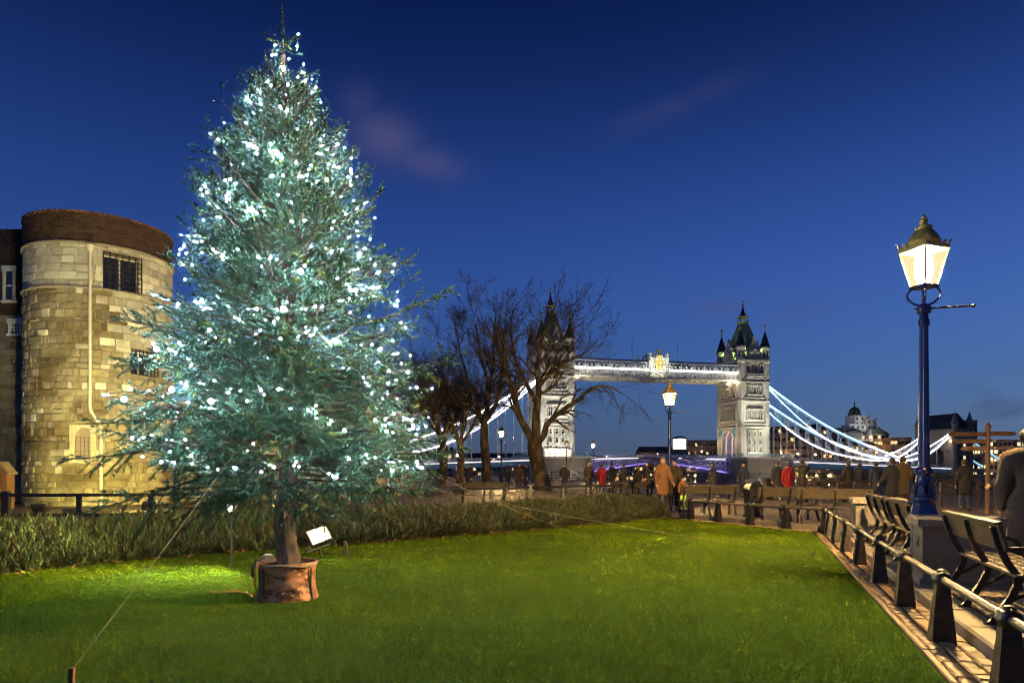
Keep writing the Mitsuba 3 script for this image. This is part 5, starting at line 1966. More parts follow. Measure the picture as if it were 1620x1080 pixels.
def flood(o, aim, w, h, power, label, foot, weight):
    k = thing('floodlight', label, 'floodlight')
    o = np.asarray(o, float)
    d = unit(aim)
    s = -unit(np.cross(d, [0, 0, 1]))
    u = np.cross(d, s)
    s, u = s * .94 + u * .34, u * .94 - s * .34
    q4 = ((-1, -1), (1, -1), (1, 1), (-1, 1))
    c = MB()
    c.hexa(np.array([o + s * a * w * .3 + u * b * h * .3 - d * .12 for a, b in q4] + [o + s * a * w * .54 + u * b * h * .55 - d * .06 for a, b in q4]))
    c.put('case', 'flood_case', k)
    MB().raw(np.array([o + s * a * w / 2 + u * b * h / 2 for a, b in q4]), [[0, 1, 2, 3]]).put('lamp_face', 'clear_pane', k, light=(1.5, 1.05, .30), weight=.5)
    rm = MB()
    for a0, a1 in zip(q4, q4[1:] + q4[:1]):
        rm.bar(o + s * a0[0] * w * .52 + u * a0[1] * h * .53 - d * .03, o + s * a1[0] * w * .52 + u * a1[1] * h * .53 - d * .03, .014, .06, up=d)
    rm.put('rim', 'flood_case', k)
    ev, ef = MB().ball((0, 0, 0), 1.0, 2).vf()
    ev = o - d * .032 + ev[:, :1] * s * w * .26 + ev[:, 1:2] * u * h * .15 + ev[:, 2:] * d * .018
    put('element', (ev, ef), 'lamp_glass', k, light=[c_ * power * 4.6 for c_ in YEL], weight=weight)
    b = MB()
    f_ = np.array([*foot, 0.0])
    for sg in (-1, 1):
        b.bar(o + s * sg * (w * .56 + .012) - d * .05, o + s * sg * (w * .56 + .012) - d * .05 - [0, 0, h * .8], .02, .02)
    b.bar(o - d * .05 - s * (w * .56 + .012) - [0, 0, h * .8], o - d * .05 + s * (w * .56 + .012) - [0, 0, h * .8], .03, .03)
    b.bar(o - d * .05 - [0, 0, h * .8], f_ - [0, 0, .05], .025, .025)
    b.put('stand', 'flood_case', k)
    return k


flood(at(505, 846, 11.7), (.35, -.72, .45), .34, .25, 700, 'square floodlight on a low stake behind the tub, glaring bright yellow', (-3.30, 11.85), 25)
flood(at(362, 801, 10.15), (-.50, -.62, -.40), .17, .14, 8000, 'small glaring yellow floodlight raised on a stake left of the fir trunk', (-4.21, 10.25), 30)

# ================================================================ street furniture
WARM = np.array([1.0, .63, .20])
LAMP_GROUP = 'lamp posts along the wharf'


def lamp_post(o, label, rz=.35, lit=True, power=3600.0, s=1.0, weight=130, detail=True):
    """A cast iron lamp post: plinth, fluted column, ladder bar, cradle, tapering lantern with crown and finial. 4.8 m tall."""
    k = thing('lamp_post', label, 'lamp post', LAMP_GROUP)
    o = np.asarray(o, float)
    seg = 16
    MB().lathe([(.0, 0), (.195, 0), (.195, .06), (.17, .08), (.165, .78), (.18, .80), (.19, .84), (.19, .89), (.165, .92), (.14, 1.02), (.145, 1.05)], o, 8, rz=math.pi / 8 + rz).put('base', 'blue_paint', k)
    pr = [(.13, 1.05), (.15, 1.08), (.15, 1.12), (.105, 1.17), (.095, 1.42), (.115, 1.45), (.115, 1.49), (.074, 1.53), (.069, 1.9), (.053, 3.42), (.070, 3.44), (.070, 3.50), (.055, 3.53), (.053, 3.58), (.09, 3.61), (.095, 3.66), (.07, 3.70), (.05, 3.72)]
    m = MB()
    n = 24 if detail else 12
    v0 = m.lathe(pr, o, n).vf()
    v, f = v0
    if detail:                                                    # flutes
        a = np.arctan2(v[:, 1] - o[1], v[:, 0] - o[0])
        zz = v[:, 2] - o[2]
        rr = np.hypot(v[:, 1] - o[1], v[:, 0] - o[0])
        fl = np.where((zz > 1.52) & (zz < 3.43), 1 - .10 * (np.round(a / (2 * math.pi / n)).astype(int) % 2), 1.0)
        v[:, :2] = o[:2] + (v[:, :2] - o[:2]) * fl[:, None]
    put('column', (v, f), 'blue_paint', k, smooth=35)
    lf = MB()
    for i in range(8):                                            # acanthus leaves round the foot of the column
        a = i * math.pi / 4
        d = np.array([math.cos(a), math.sin(a), 0])
        t = np.array([-d[1], d[0], 0])
        P = [o + d * .10 + [0, 0, 1.12], o + d * .155 + [0, 0, 1.16], o + d * .145 + [0, 0, 1.28], o + d * .17 + [0, 0, 1.36]]
        lf.raw(np.array([P[0] - t * .03, P[0] + t * .03, P[1] - t * .045, P[1] + t * .045, P[2] - t * .03, P[2] + t * .03, P[3]]), np.array([[0, 1, 3], [0, 3, 2], [2, 3, 5], [2, 5, 4], [4, 5, 6]]))
    lf.put('leaf_ornament', 'blue_paint', k, kind='stuff')
    bar_ = MB()
    bar_.tube([o + [-.12, 0, 3.655], o + [.70, .06, 3.715]], .014, 8)
    bar_.ball(o + [.71, .06, 3.716], .026, 1)
    bar_.put('ladder_bar', 'iron', k)
    cr = MB()
    for i in range(4):
        a = i * math.pi / 2 + rz + math.pi / 4
        d = np.array([math.cos(a), math.sin(a), 0])
        cr.tube([o + d * r_ + [0, 0, z_] for r_, z_ in ((.045, 3.70), (.12, 3.735), (.185, 3.80), (.20, 3.86), (.16, 3.92), (.12, 3.945))], .014, 6)
    cr.tube([o + [0, 0, 3.70], o + [0, 0, 3.95]], .022, 8)
    cr.lathe([(.09, 3.935), (.19, 3.94), (.19, 3.96), (.05, 3.962)], o, 4, rz=rz + math.pi / 4)
    cr.put('cradle', 'blue_paint', k)
    # lantern: four panes between bars
    b, t = .108, .205
    q4 = [(math.cos(rz + math.pi / 4 + i * math.pi / 2) * math.sqrt(2), math.sin(rz + math.pi / 4 + i * math.pi / 2) * math.sqrt(2)) for i in range(4)]
    lan = key('lantern', k)
    fr = MB()
    for i in range(4):
        p0 = o + np.array([q4[i][0] * b, q4[i][1] * b, 3.962])
        p1 = o + np.array([q4[i][0] * t, q4[i][1] * t, 4.45])
        fr.bar(p0, p1, .022)
        j = (i + 1) % 4
        pa, pb = o + np.array([q4[i][0] * t, q4[i][1] * t, 4.45]), o + np.array([q4[j][0] * t, q4[j][1] * t, 4.45])
        fr.bar(pa, pb, .03, .035)
        fr.bar(p0, o + np.array([q4[j][0] * b, q4[j][1] * b, 3.962]), .024, .024)
    scene[lan] = mikit.ply(fr.vf(), 'brass')
    pn = MB()
    for i in range(4):
        j = (i + 1) % 4
        A = [o + np.array([q4[x][0] * r_, q4[x][1] * r_, z_]) for x, r_, z_ in ((i, b * .97, 3.975), (j, b * .97, 3.975), (j, t * .97, 4.435), (i, t * .97, 4.435))]
        pn = MB().raw(np.array(A), [[0, 1, 2, 3]])
        pn.put('pane', 'clear_pane', lan, **({'light': np.array([1.1, .72, .05]), 'weight': .3} if lit else {}))
    if lit:                                                       # the glowing glass round the burner
        MB().lathe([(.01, 3.99), (.07, 4.0), (.105, 4.10), (.115, 4.25), (.09, 4.38), (.03, 4.42)], o, 16).put('burner_globe', 'lamp_glass', lan, smooth=50, light=np.array([1.0, .66, .24]) * power * 3.2, weight=weight)
    hd = MB()
    hd.lathe([(.10, 4.452), (.295, 4.455), (.31, 4.475), (.285, 4.50), (.24, 4.505)], o, 4, rz=rz + math.pi / 4)
    hd.lathe([(.20, 4.50), (.195, 4.56), (.165, 4.64), (.12, 4.70), (.095, 4.715), (.10, 4.73), (.105, 4.76), (.08, 4.775), (.05, 4.78)], o, 12)
    hd.lathe([(.05, 4.775), (.04, 4.80), (.055, 4.83), (.05, 4.86), (.022, 4.875), (.03, 4.895), (.012, 4.92), (.004, 4.945)], o, 10)
    hd.put('hood', 'brass', lan, smooth=35)
    cn = MB()
    for i in range(4):
        for tt in (0, .25, .5, .75):
            j = (i + 1) % 4
            c = np.array([q4[i][0] * (1 - tt) + q4[j][0] * tt, q4[i][1] * (1 - tt) + q4[j][1] * tt]) * .21
            d = np.array([*unit(c), 0])
            tn = np.array([-d[1], d[0], 0])
            hh = .085 if tt == 0 else .055
            c3 = o + np.array([c[0], c[1], 4.49])
            cn.raw(np.array([c3 - tn * .04, c3 + tn * .04, c3 + tn * .05 + d * .015 + [0, 0, hh * .55], c3 + d * .035 + [0, 0, hh], c3 - tn * .05 + d * .015 + [0, 0, hh * .55], c3 - d * .02 + [0, 0, hh * .4]]),
                   np.array([[0, 1, 2], [0, 2, 3], [0, 3, 4], [1, 0, 5], [2, 1, 5], [3, 2, 5], [4, 3, 5], [0, 4, 5]]))
    cn.put('cresting', 'brass', lan, kind='stuff')
    return k


lamp_post((5.55, 9.2, .0), 'nearest lamp post, blue with a lit lantern, standing behind a stone plinth at the right', .32)
lamp_post((6.30, 27.3, .08), 'lit blue lamp post beside the end of the hedge, left of the right bridge tower', .2, detail=False, power=1500, weight=30, s=1)
lamp_post((-.85, 55.0, .1), 'small distant lit lamp post left of the large bare tree', .3, detail=False, power=2000, weight=16)
lamp_post((9.75, 82.0, .1), 'small distant lit lamp post under the high walkways, right of the bare trees', .3, detail=False, power=2000, weight=8)
lamp_post((6.3, 79.0, .1), 'unlit distant lamp post in front of the left bridge tower', .3, lit=False, detail=False)
lamp_post((-11.2, 140.0, .1), 'tiny far lit lamp post at the right flank of the lit tree', .3, detail=False, power=3000, weight=2)

# stone plinths along the bench row
PA = math.atan2(ED[1], ED[0])
mat('plinth_stone', (.12, .105, .088), .8, bump=fine_stone, bump_scale=.006)


def plinth(s, off, label, w=.84, d=.52, h=.80):
    k = thing('stone_plinth', label, 'plinth', 'stone plinths between the benches')
    c = edge(s, off)
    MB().box((c[0], c[1], .09), (d + .08, w + .08, .12), PA, None, .02).put('foot', 'plinth_stone', k)
    MB().box((c[0], c[1], .20), (d, w, h - .18), PA, None, .004).put('body', 'plinth_stone', k)
    MB().box((c[0], c[1], h + .022), (d + .12, w + .12, .11), PA, None, .03).put('coping', 'granite', k)
    # a small cast emblem on the side to the lawn: a bracket-like mark
    e = c - EN * (w / 2 + .004)
    p3 = np.array([e[0], e[1], .62])
    ex, ez = np.array([ED[0], ED[1], 0]), np.array([0, 0, 1.0])
    m = MB()
    for x0, z0, x1, z1 in ((-.05, .06, -.05, -.06), (.05, .06, .05, -.06), (-.062, -.06, .062, -.06), (0, .05, 0, -.05)):
        m.bar(p3 + ex * x0 + ez * z0, p3 + ex * x1 + ez * z1, .022, .012, up=np.array([EN[0], EN[1], 0]))
    m.put('emblem', 'worn_rail', k)
    return k


plinth(4.05, 1.02, 'large stone plinth in front of the nearest lamp post')
plinth(9.75, 1.0, 'farther stone plinth with a pale lit coping at the end of the bench row')


# benches with cast iron frames
def bench(o, rz, label, L=1.85, frames=3, group='iron framed benches round the lawn'):
    k = thing('park_bench', label, 'bench', group)
    ca, sa = math.cos(rz), math.sin(rz)
    o = np.asarray(o, float)
    ex, ey = np.array([ca, sa, 0]), np.array([-sa, ca, 0])
    W = lambda x, y, z: o + ex * x + ey * y + np.array([0, 0, z])

    def sweep(mb, pts, x, w=.045, d=.055):
        P, _ = polyline(np.array(pts), 3 * len(pts))
        for a, b in zip(P[:-1], P[1:]):
            t = unit(b - a) * .006
            mb.bar(W(x, *(a - t)), W(x, *(b + t)), w, d, up=np.cross(ex, unit(W(x, *b) - W(x, *a))))

    for i in range(frames):
        x = -L / 2 + .10 + (L - .2) * i / (frames - 1)
        m = MB()
        sweep(m, [(-.27, .86), (-.235, .72), (-.17, .56), (-.10, .45), (-.09, .36), (-.15, .22), (-.25, .06), (-.29, 0)], x)
        sweep(m, [(-.11, .42), (.10, .405), (.36, .43)], x, .045, .05)
        sweep(m, [(.34, .43), (.40, .30), (.345, .15), (.37, 0)], x, .045, .05)
        sweep(m, [(-.17, .20), (.0, .30), (.12, .395)], x, .03, .03)
        sweep(m, [(.36, .20), (.24, .31), (.14, .395)], x, .03, .03)
        if i in (0, frames - 1):
            sweep(m, [(-.215, .66), (-.05, .675), (.20, .66), (.40, .60), (.43, .54), (.38, .43)], x, .05, .04)
        for y in (-.29, .37):
            m.box((*W(x, y, 0)[:2], o[2]), (.07, .10, .02), rz)
        m.put('frame', 'iron', k)
    for i in range(6):
        y = -.10 + .088 * i
        c = W(0, y, .435 + .0 * i)
        MB().box((c[0], c[1], c[2] + .0005 * i), (L, .066, .026), rz, None, .005).put('seat_slat', 'bench_wood', k)
    a, b = np.array([-.225, .64]), np.array([-.285, .90])
    p = [W(sx * L / 2, y, z) for sx, y, z in ((-1, -.205, .66), (1, -.205, .66), (1, -.235, .655), (-1, -.235, .655), (-1, -.27, .895), (1, -.27, .895), (1, -.30, .89), (-1, -.30, .89))]
    MB().hexa(np.array([p[i] + ey * .035 for i in (3, 2, 1, 0, 7, 6, 5, 4)])).put('back_board', 'bench_wood', k)
    tr = MB()
    tr.bar(W(-L / 2, -.262, .905), W(L / 2, -.262, .905), .055, .022, up=ey * -.2 + np.array([0, 0, 1]))
    tr.put('top_rail', 'bench_wood', k)
    return k


RZ = PA + math.pi                                                 # facing away from the lawn
for s, lab in ((2.42, 'nearest iron framed bench, right of the lawn, in front of the large plinth'), (6.05, 'iron framed bench seen end on just behind the nearest lamp post'), (8.15, 'third iron framed bench of the row, in front of the farther plinth')):
    c = edge(s, .98)
    bench((c[0], c[1], .125), RZ, lab)
c = edge(.15, 1.12)
bench((c[0], c[1], .125), RZ, 'iron framed bench cut off by the right edge of the view')
BZ = math.atan2(BD[1], BD[0]) + math.pi
for (x, yy, d, rz_, lab) in ((1327, 0, 16.9, -.25, 'short dark bench left of the farther plinth'), (1251, 0, 18.4, .04, 'dark bench facing the river behind the far corner of the lawn'), (1124, 0, 20.6, .0, 'dark bench right of the lit lamp post beside the hedge'),
                             (1001, 0, 26.5, .1, 'pale topped bench behind the right hand end of the hedge'), (765, 0, 25.0, .15, 'bench behind the hedge below the slender bare tree')):
    X = (x - HX) / FPX * d
    bench((X, d + .3, .1), rz_, lab, L=1.75)


def slat_bench(o, rz, label, L=1.6):
    """A plain wooden bench with an upright slatted back."""
    k = thing('slatted_bench', label, 'bench', 'wooden slatted benches by the river')
    ca, sa = math.cos(rz), math.sin(rz)
    o = np.asarray(o, float)

    def bx(mb, x, y, z, sx, sy, sz):
        mb.box((o[0] + x * ca - y * sa, o[1] + x * sa + y * ca, o[2] + z), (sx, sy, sz), rz)

    for sx in (-1, 1):
        m = MB()
        bx(m, sx * (L / 2 - .04), .22, 0, .07, .07, .92)
        m.put('leg', 'bench_wood', k)
        m = MB()
        bx(m, sx * (L / 2 - .04), -.25, 0, .07, .07, .62)
        bx(m, sx * (L / 2 - .04), -.02, .621, .08, .55, .04)
        m.put('leg', 'bench_wood', k)
    for i in range(5):
        m = MB()
        bx(m, 0, -.24 + .1 * i, .42, L, .08, .03)
        m.put('seat_slat', 'bench_wood', k)
    m = MB()
    bx(m, 0, .222, .86, L - .15, .05, .07)
    bx(m, 0, .222, .47, L - .15, .05, .05)
    m.put('back_rail', 'bench_wood', k)
    for i in range(13):
        m = MB()
        bx(m, (i / 12 - .5) * (L - .25), .222, .521, .05, .022, .338)
        m.put('back_slat', 'bench_wood', k)
    return k


for x, d, lab in ((1292, 28.5, 'left wooden bench of the slatted pair by the river'), (1348, 28.5, 'right wooden bench of the slatted pair by the river'), (1512, 25.5, 'wooden slatted bench right of the nearest lamp post, by the river')):
    slat_bench(((x - HX) / FPX * d, d, .1), math.pi + .1, lab)

# the low rail on tapering iron posts
rail = thing('knee_rail', 'low iron rail on tapering square posts along the right and far edges of the lawn', 'railing')


def knee_post(p, rz, zb=.0):
    k = key('post', rail)
    m = MB()
    ca, sa = math.cos(rz), math.sin(rz)
    def ring(h, z):
        return [[p[0] + x * ca - y * sa, p[1] + x * sa + y * ca, z] for x, y in ((-h, -h), (h, -h), (h, h), (-h, h))]
    rs = [ring(.092, zb), ring(.090, zb + .05), ring(.052, .47), ring(.047, .50)]
    f = [[3, 2, 1, 0]]
    for q in range(3):
        for i in range(4):
            j = (i + 1) % 4
            f.append([4 * q + i, 4 * q + j, 4 * q + 4 + j, 4 * q + 4 + i])
    f.append([12, 13, 14, 15])
    m.raw(np.array(sum(rs, [])), f)
    scene[k] = mikit.ply(m.vf(), 'worn_iron')
    c = MB()
    ax = np.array([ca, sa, 0])
    cen = np.array([p[0], p[1], .545])
    P = [cen + ax * t for t in (-.072, -.060, -.045, 0, .045, .060, .072)]
    c.tube(P, [.044, .062, .070, .078, .070, .062, .044], 8)
    c.ball(cen + [0, 0, .055], (.045, .045, .035), 1)
    c.put('collar', 'worn_iron', k)


posts_r = [(3.08, 4.40), (3.67, 5.98), (4.22, 7.48), (4.78, 9.02), (5.38, 10.75), (5.98, 12.4), (6.52, 13.95), (7.05, 15.35)]
lam_ = np.array([(p[0] - E0[0]) * ED[0] + (p[1] - E0[1]) * ED[1] for p in posts_r])
PR = [edge(s, .255) for s in lam_]
PR = [edge(lam_[0] - 1.68 * i, .255) for i in (2, 1)] + PR
CORN = meet(.255)
for p in PR:
    knee_post(p, PA, .01)
knee_post(CORN, PA + .3, .01)
PBk = [back(s, .255) for s in (1.05, 2.25, 3.45, 4.6)]
for p in PBk:
    knee_post(p, math.atan2(BD[1], BD[0]), .01)
chain_ = PR + [CORN] + PBk
for a, b in zip(chain_[:-1], chain_[1:]):
    MB().tube([[*a, .545], [*b, .545]], .030, 10).put('rail', 'worn_rail', rail, smooth=40)

# post and rail fence behind the hedge
fence = thing('post_and_rail_fence', 'black two rail fence behind the hedge', 'fence')
FP, Lf = polyline(fence_line, 400)
st = 0.0
prev = None
i_ = 0
while st < Lf:
    q = FP[min(int(st / Lf * 399), 399)]
    th = .13 if i_ % 3 == 1 else .085
    MB().box((q[0], q[1], -.05), (th, th, 1.10 if th > .1 else 1.04), .2, None, .01).put('post', 'iron', fence)
    if prev is not None:
        for zz in (.97, .55):
            MB().bar([prev[0], prev[1] - .05, zz], [q[0], q[1] - .05, zz], .035, .065).put('rail', 'iron', fence)
    prev = q
    st += 1.42
    i_ += 1

# riverside railing
rv = thing('quay_railing', 'black iron railing along the river edge in front of the bridge', 'railing')
QP, Lq = polyline(np.array([(62, 22), (56, 27.5), (22, 61), (8, 88), (-20, 140)]) + np.array([-1.0, -1.0]), 500)
n = int(Lq / 2.2)
pr_ = None
for i in range(n + 1):
    q = QP[min(int(i / n * 499), 499)]
    MB().lathe([(.06, .1), (.05, .2), (.04, 1.1), (.07, 1.16), (.03, 1.24)], (q[0], q[1], 0), 6).put('post', 'iron', rv)
    if pr_ is not None:
        m = MB()
        for zz in (1.12, .72, .34):
            m.bar([*pr_, zz], [*q, zz], .045, .05)
        m.put('rail', 'iron', rv)
    pr_ = q


# litter bin
def bin_(x, d, label):
    X = (x - HX) / FPX * d
    k = thing('litter_bin', label, 'bin')
    MB().lathe([(.30, .1), (.30, .16), (.27, .18), (.29, .86), (.33, .88), (.33, .93), (.27, .98)], (X, d, 0), 4, rz=math.pi / 4 + .1).put('body', 'iron', k)
    m = MB()
    for i in range(5):
        m.box((X - .12 + .06 * i, d - .215, .70), (.03, .012, .045), .1)
    m.put('lettering', 'worn_rail', k, kind='stuff')
    MB().lathe([(.30, .985), (.2, 1.08), (.1, 1.10)], (X, d, 0), 4, rz=math.pi / 4 + .1).put('lid', 'iron', k)


bin_(1192, 20.0, 'square black litter bin with small pale lettering between two dark benches')
bin_(1216, 31.0, 'farther black litter bin by the river railing')

# the finger post
sg = thing('finger_post', 'brown finger post with pointing boards at the far right', 'sign')
X, d = (1563 - HX) / FPX * 21.5, 21.5
mat('sign_brown', (.085, .045, .028), .6)
MB().lathe([(.12, .1), (.12, .2), (.075, .24), (.065, 2.75), (.09, 2.78), (.09, 2.84), (.02, 2.98)], (X, d, 0), 10).put('post', 'sign_brown', sg)
for a, z_, l in ((.05, 2.62, .85), (math.pi + .1, 2.60, 1.25), (math.pi - .2, 2.38, .95), (2.2, 2.16, .7)):
    dd = np.array([math.cos(a), math.sin(a), 0])
    p0 = np.array([X, d, z_])
    m = MB()
    tn = np.array([-dd[1], dd[0], 0]) * .012
    P = [p0 + dd * .06 + [0, 0, -.07], p0 + dd * l + [0, 0, -.07], p0 + dd * (l + .1), p0 + dd * l + [0, 0, .07], p0 + dd * .06 + [0, 0, .07]]
    m.raw(np.array([q - tn for q in P] + [q + tn for q in P]), np.array([[0, 1, 2], [0, 2, 3], [0, 3, 4], [7, 6, 5], [8, 7, 5], [9, 8, 5]] + [x for i in range(5) for x in ([i, i + 5, (i + 1) % 5 + 5], [i, (i + 1) % 5 + 5, (i + 1) % 5])]))
    m.put('finger_board', 'sign_brown', sg)

# ================================================================ people
def hull_chain(joints, pairs, seg=10):
    """One solid from bones: each the hull of the spheres at its two joints."""
    def ball(k):
        p, r = joints[k][:3], joints[k][3]
        return m3.Manifold.sphere(r, seg).translate([float(c) for c in p])
    solid = None
    for grp in pairs:
        h = m3.Manifold.batch_hull([ball(k) for k in grp])
        solid = h if solid is None else solid + h
    return solid


def smooth_solid(man, length, it=8):
    m = man.refine_to_length(length).to_mesh()
    t = trimesh.Trimesh(m.vert_properties[:, :3], m.tri_verts, process=True)
    trimesh.smoothing.filter_taubin(t, .5, -.53, it)
    return t


def person(o, h, face, label, coat='dark_cloth', legs='dark_cloth', coat_len=.62, arms=((.0, .15), (.0, .15)), stride=.12, hair='hair', hat=None, lean=0.0, bag=None, bend=0.0, fine=.05, group=None, extra=None):
    """A standing or walking figure facing the direction 'face' (radians, 0 = +x). arms: for each side (swing forward, elbow bend)."""
    k = thing('person', label, 'person', group)
    s = h / 1.76
    J = {}

    def j(n, x, y, z, r):
        # x to the front, y to the left; bend the trunk forward from the hips
        if z > .95 and bend:
            dx, dz = x, z - .95
            x, z = dx * math.cos(bend) + dz * math.sin(bend), .95 + dz * math.cos(bend) - dx * math.sin(bend)
        J[n] = (x * s, y * s, z * s, r * s)

    j('pelvis', 0, 0, .98, .125)
    j('waist', .0, 0, 1.12, .118)
    j('chest', .01, 0, 1.30, .125)
    j('neck', .0, 0, 1.50, .058)
    j('neck2', .015, 0, 1.575, .054)
    j('skull', .01, 0, 1.665, .088)
    j('jaw', .045, 0, 1.60, .056)
    j('brow', .05, 0, 1.685, .062)
    j('nose', .112, 0, 1.638, .014)
    j('nose2', .088, 0, 1.662, .012)
    for sd, nm in ((1, 'l'), (-1, 'r')):
        st = stride * sd
        sw, el = arms[0 if sd > 0 else 1]
        j('ear' + nm, .0, .088 * sd, 1.645, .018)
        j('hip' + nm, 0, .085 * sd, .94, .095)
        j('knee' + nm, st * .55 + .02, .09 * sd, .50, .060)
        j('ankle' + nm, st - (.05 if st < 0 else 0), .09 * sd, .095, .042)
        j('toe' + nm, st + .15 - (.05 if st < 0 else 0), .10 * sd, .045, .036)
        j('heel' + nm, st - .05 - (.05 if st < 0 else 0), .09 * sd, .045, .036)
        j('sh' + nm, .0, .175 * sd, 1.425, .062)
        ex, ez = .29 * math.sin(sw), -.29 * math.cos(sw)
        j('el' + nm, ex, .235 * sd, 1.425 + ez, .046)
        a2 = sw + el
        fx, fz = ex + .25 * math.sin(a2), 1.425 + ez - .25 * math.cos(a2)
        j('wr' + nm, fx, .23 * sd, fz, .032)
        ux, uz = math.sin(a2), -math.cos(a2)
        j('pa' + nm, fx + .055 * ux, .228 * sd, fz + .055 * uz, .033)
        for q in range(4):
            off = (q - 1.5) * .021
            l = (.075, .085, .08, .06)[q]
            bx, bz = fx + .085 * ux - off * uz * 1.0, fz + .085 * uz + off * ux * 1.0
            j(f'f{q}a' + nm, bx, .226 * sd, bz, .0105)
            j(f'f{q}b' + nm, bx + ux * l * .55, .218 * sd, bz + uz * l * .55, .0095)
            j(f'f{q}c' + nm, bx + ux * l * .95, .200 * sd, bz + uz * l * .95, .008)
        j('ta' + nm, fx + .035 * ux - .035 * uz, .215 * sd, fz + .035 * uz + .035 * ux, .013)
        j('tb' + nm, fx + .075 * ux - .055 * uz, .200 * sd, fz + .075 * uz + .055 * ux, .010)
    body = [('pelvis', 'waist'), ('waist', 'chest'), ('chest', 'neck'), ('neck', 'neck2'), ('neck2', 'skull'), ('skull', 'jaw', 'brow'), ('nose', 'nose2', 'brow'), ('hipl', 'hipr', 'pelvis')]
    cloth, trous = [('pelvis', 'waist', 'hipl', 'hipr'), ('waist', 'chest'), ('chest', 'shl'), ('chest', 'shr'), ('shl', 'shr', 'neck')], [('pelvis', 'hipl', 'hipr')]
    shoes = []
    for nm in 'lr':
        body += [('skull', 'ear' + nm), ('hip' + nm, 'knee' + nm), ('knee' + nm, 'ankle' + nm), ('ankle' + nm, 'toe' + nm, 'heel' + nm), ('chest', 'sh' + nm), ('sh' + nm, 'el' + nm), ('el' + nm, 'wr' + nm), ('wr' + nm, 'pa' + nm)]
        body += [('pa' + nm, f'f{q}a' + nm) for q in range(4)] + [(f'f{q}a' + nm, f'f{q}b' + nm) for q in range(4)] + [(f'f{q}b' + nm, f'f{q}c' + nm) for q in range(4)] + [('wr' + nm, 'ta' + nm), ('ta' + nm, 'tb' + nm)]
        cloth += [('sh' + nm, 'el' + nm), ('el' + nm, 'wr' + nm)]
        trous += [('hip' + nm, 'knee' + nm), ('knee' + nm, 'ankle' + nm)]
        shoes.append(('ankle' + nm, 'toe' + nm, 'heel' + nm))
    ca, sa = math.cos(face), math.sin(face)

    def emit(name, man_or_mesh, bs, smooth=True):
        if hasattr(man_or_mesh, 'to_mesh'):
            mm = man_or_mesh.to_mesh()
            v, f = np.array(mm.vert_properties[:, :3]), np.array(mm.tri_verts)
        else:
            v, f = np.array(man_or_mesh.vertices), np.array(man_or_mesh.faces)
        v = v.astype(float)
        v[:, 0] += lean * v[:, 2]
        w = np.stack([o[0] + v[:, 0] * ca - v[:, 1] * sa, o[1] + v[:, 0] * sa + v[:, 1] * ca, o[2] + v[:, 2]], 1)
        return put(name, trimesh.Trimesh(w, f, process=False), bs, k, smooth=50 if smooth else False)

    def fat(d, extra_):
        return {n: (p[0], p[1], p[2], p[3] * 1.0 + extra_ * s) for n, p in d.items()}

    emit('body', smooth_solid(hull_chain(J, body, 12), fine * .6, 4), 'skin')
    C = fat(J, .030)
    for nm in 'lr':
        C['el' + nm] = (*C['el' + nm][:3], C['el' + nm][3] + .006 * s)
    co = hull_chain(C, cloth, 14)
    zc = coat_len * 1.76 * s * .0 + (1.0 - coat_len) * s
    if coat_len > .1:                                             # the skirt of the coat
        sk = m3.Manifold.cylinder((.98 - zc / s) * s + .10 * s, .215 * s, .175 * s, 18).scale([.85, 1.0, 1.0]).translate([J['hipl'][0] * .5 + J['hipr'][0] * .5, 0, zc])
        co = co + sk
    cm = smooth_solid(co, fine if fine > .04 else .018, 6)
    if fine < .06:                                                # folds of the cloth
        q = np.array(cm.vertices) / s
        fold = meshkit.fbm(q * np.array([7, 7, 2.6]) + 11, 3, 17) - .5
        cm.vertices = np.array(cm.vertices) + np.array(cm.vertex_normals) * (fold * .05 * s)[:, None]
    emit('coat', cm, coat)
    emit('trousers', smooth_solid(hull_chain(fat(J, .018), trous, 12), fine, 5), legs)
    emit('shoes', smooth_solid(hull_chain(fat(J, .010), [shoes[0]], 10) + hull_chain(fat(J, .010), [shoes[1]], 10), fine, 3), 'black_rubber')
    sk_ = J['skull']
    cap = m3.Manifold.sphere(sk_[3] * 1.15, 18).translate([sk_[0] - .014 * s, 0, sk_[2] + .012 * s]) - m3.Manifold.cube([.3 * s, .4 * s, .2 * s], True).rotate([0, 25, 0]).translate([sk_[0] + .13 * s, 0, sk_[2] - .075 * s])
    if hat:
        emit('hat', cap + m3.Manifold.sphere(.03 * s, 10).translate([sk_[0] - .01 * s, 0, sk_[2] + .12 * s]), hat)
    else:
        emit('hair', cap, hair)
    emit('collar', m3.Manifold.cylinder(.07 * s, .078 * s, .072 * s, 14).translate([.008 * s + bend * .25, 0, 1.50 * s - bend * .06]) if not bend else hull_chain(fat(J, .018), [('neck', 'neck2')], 12), coat)
    if bag:
        bg = m3.Manifold.cube([.16 * s, .30 * s, .42 * s], True)
        bg = m3.Manifold.batch_hull([m3.Manifold.sphere(.04 * s, 8).translate([x * .07 * s, y * .12 * s, z * .18 * s]) for x in (-1, 1) for y in (-1, 1) for z in (-1, 1)])
        emit('rucksack', bg.translate([-.24 * s, 0, 1.24 * s]), bag)
        for sd in (-1, 1):
            st = MB().tube([(-.20 * s, sd * .10 * s, 1.44 * s), (.0, sd * .115 * s, 1.525 * s), (.135 * s, sd * .11 * s, 1.40 * s), (.165 * s, sd * .105 * s, 1.22 * s), (.06 * s, sd * .15 * s, 1.08 * s), (-.18 * s, sd * .12 * s, 1.08 * s)], .022 * s, 6)
            emit('strap', trimesh.Trimesh(*st.vf(), process=False), bag)
    return k


def where(x, d, z=.1):
    return (float((x - HX) / FPX * d), float(d), z)


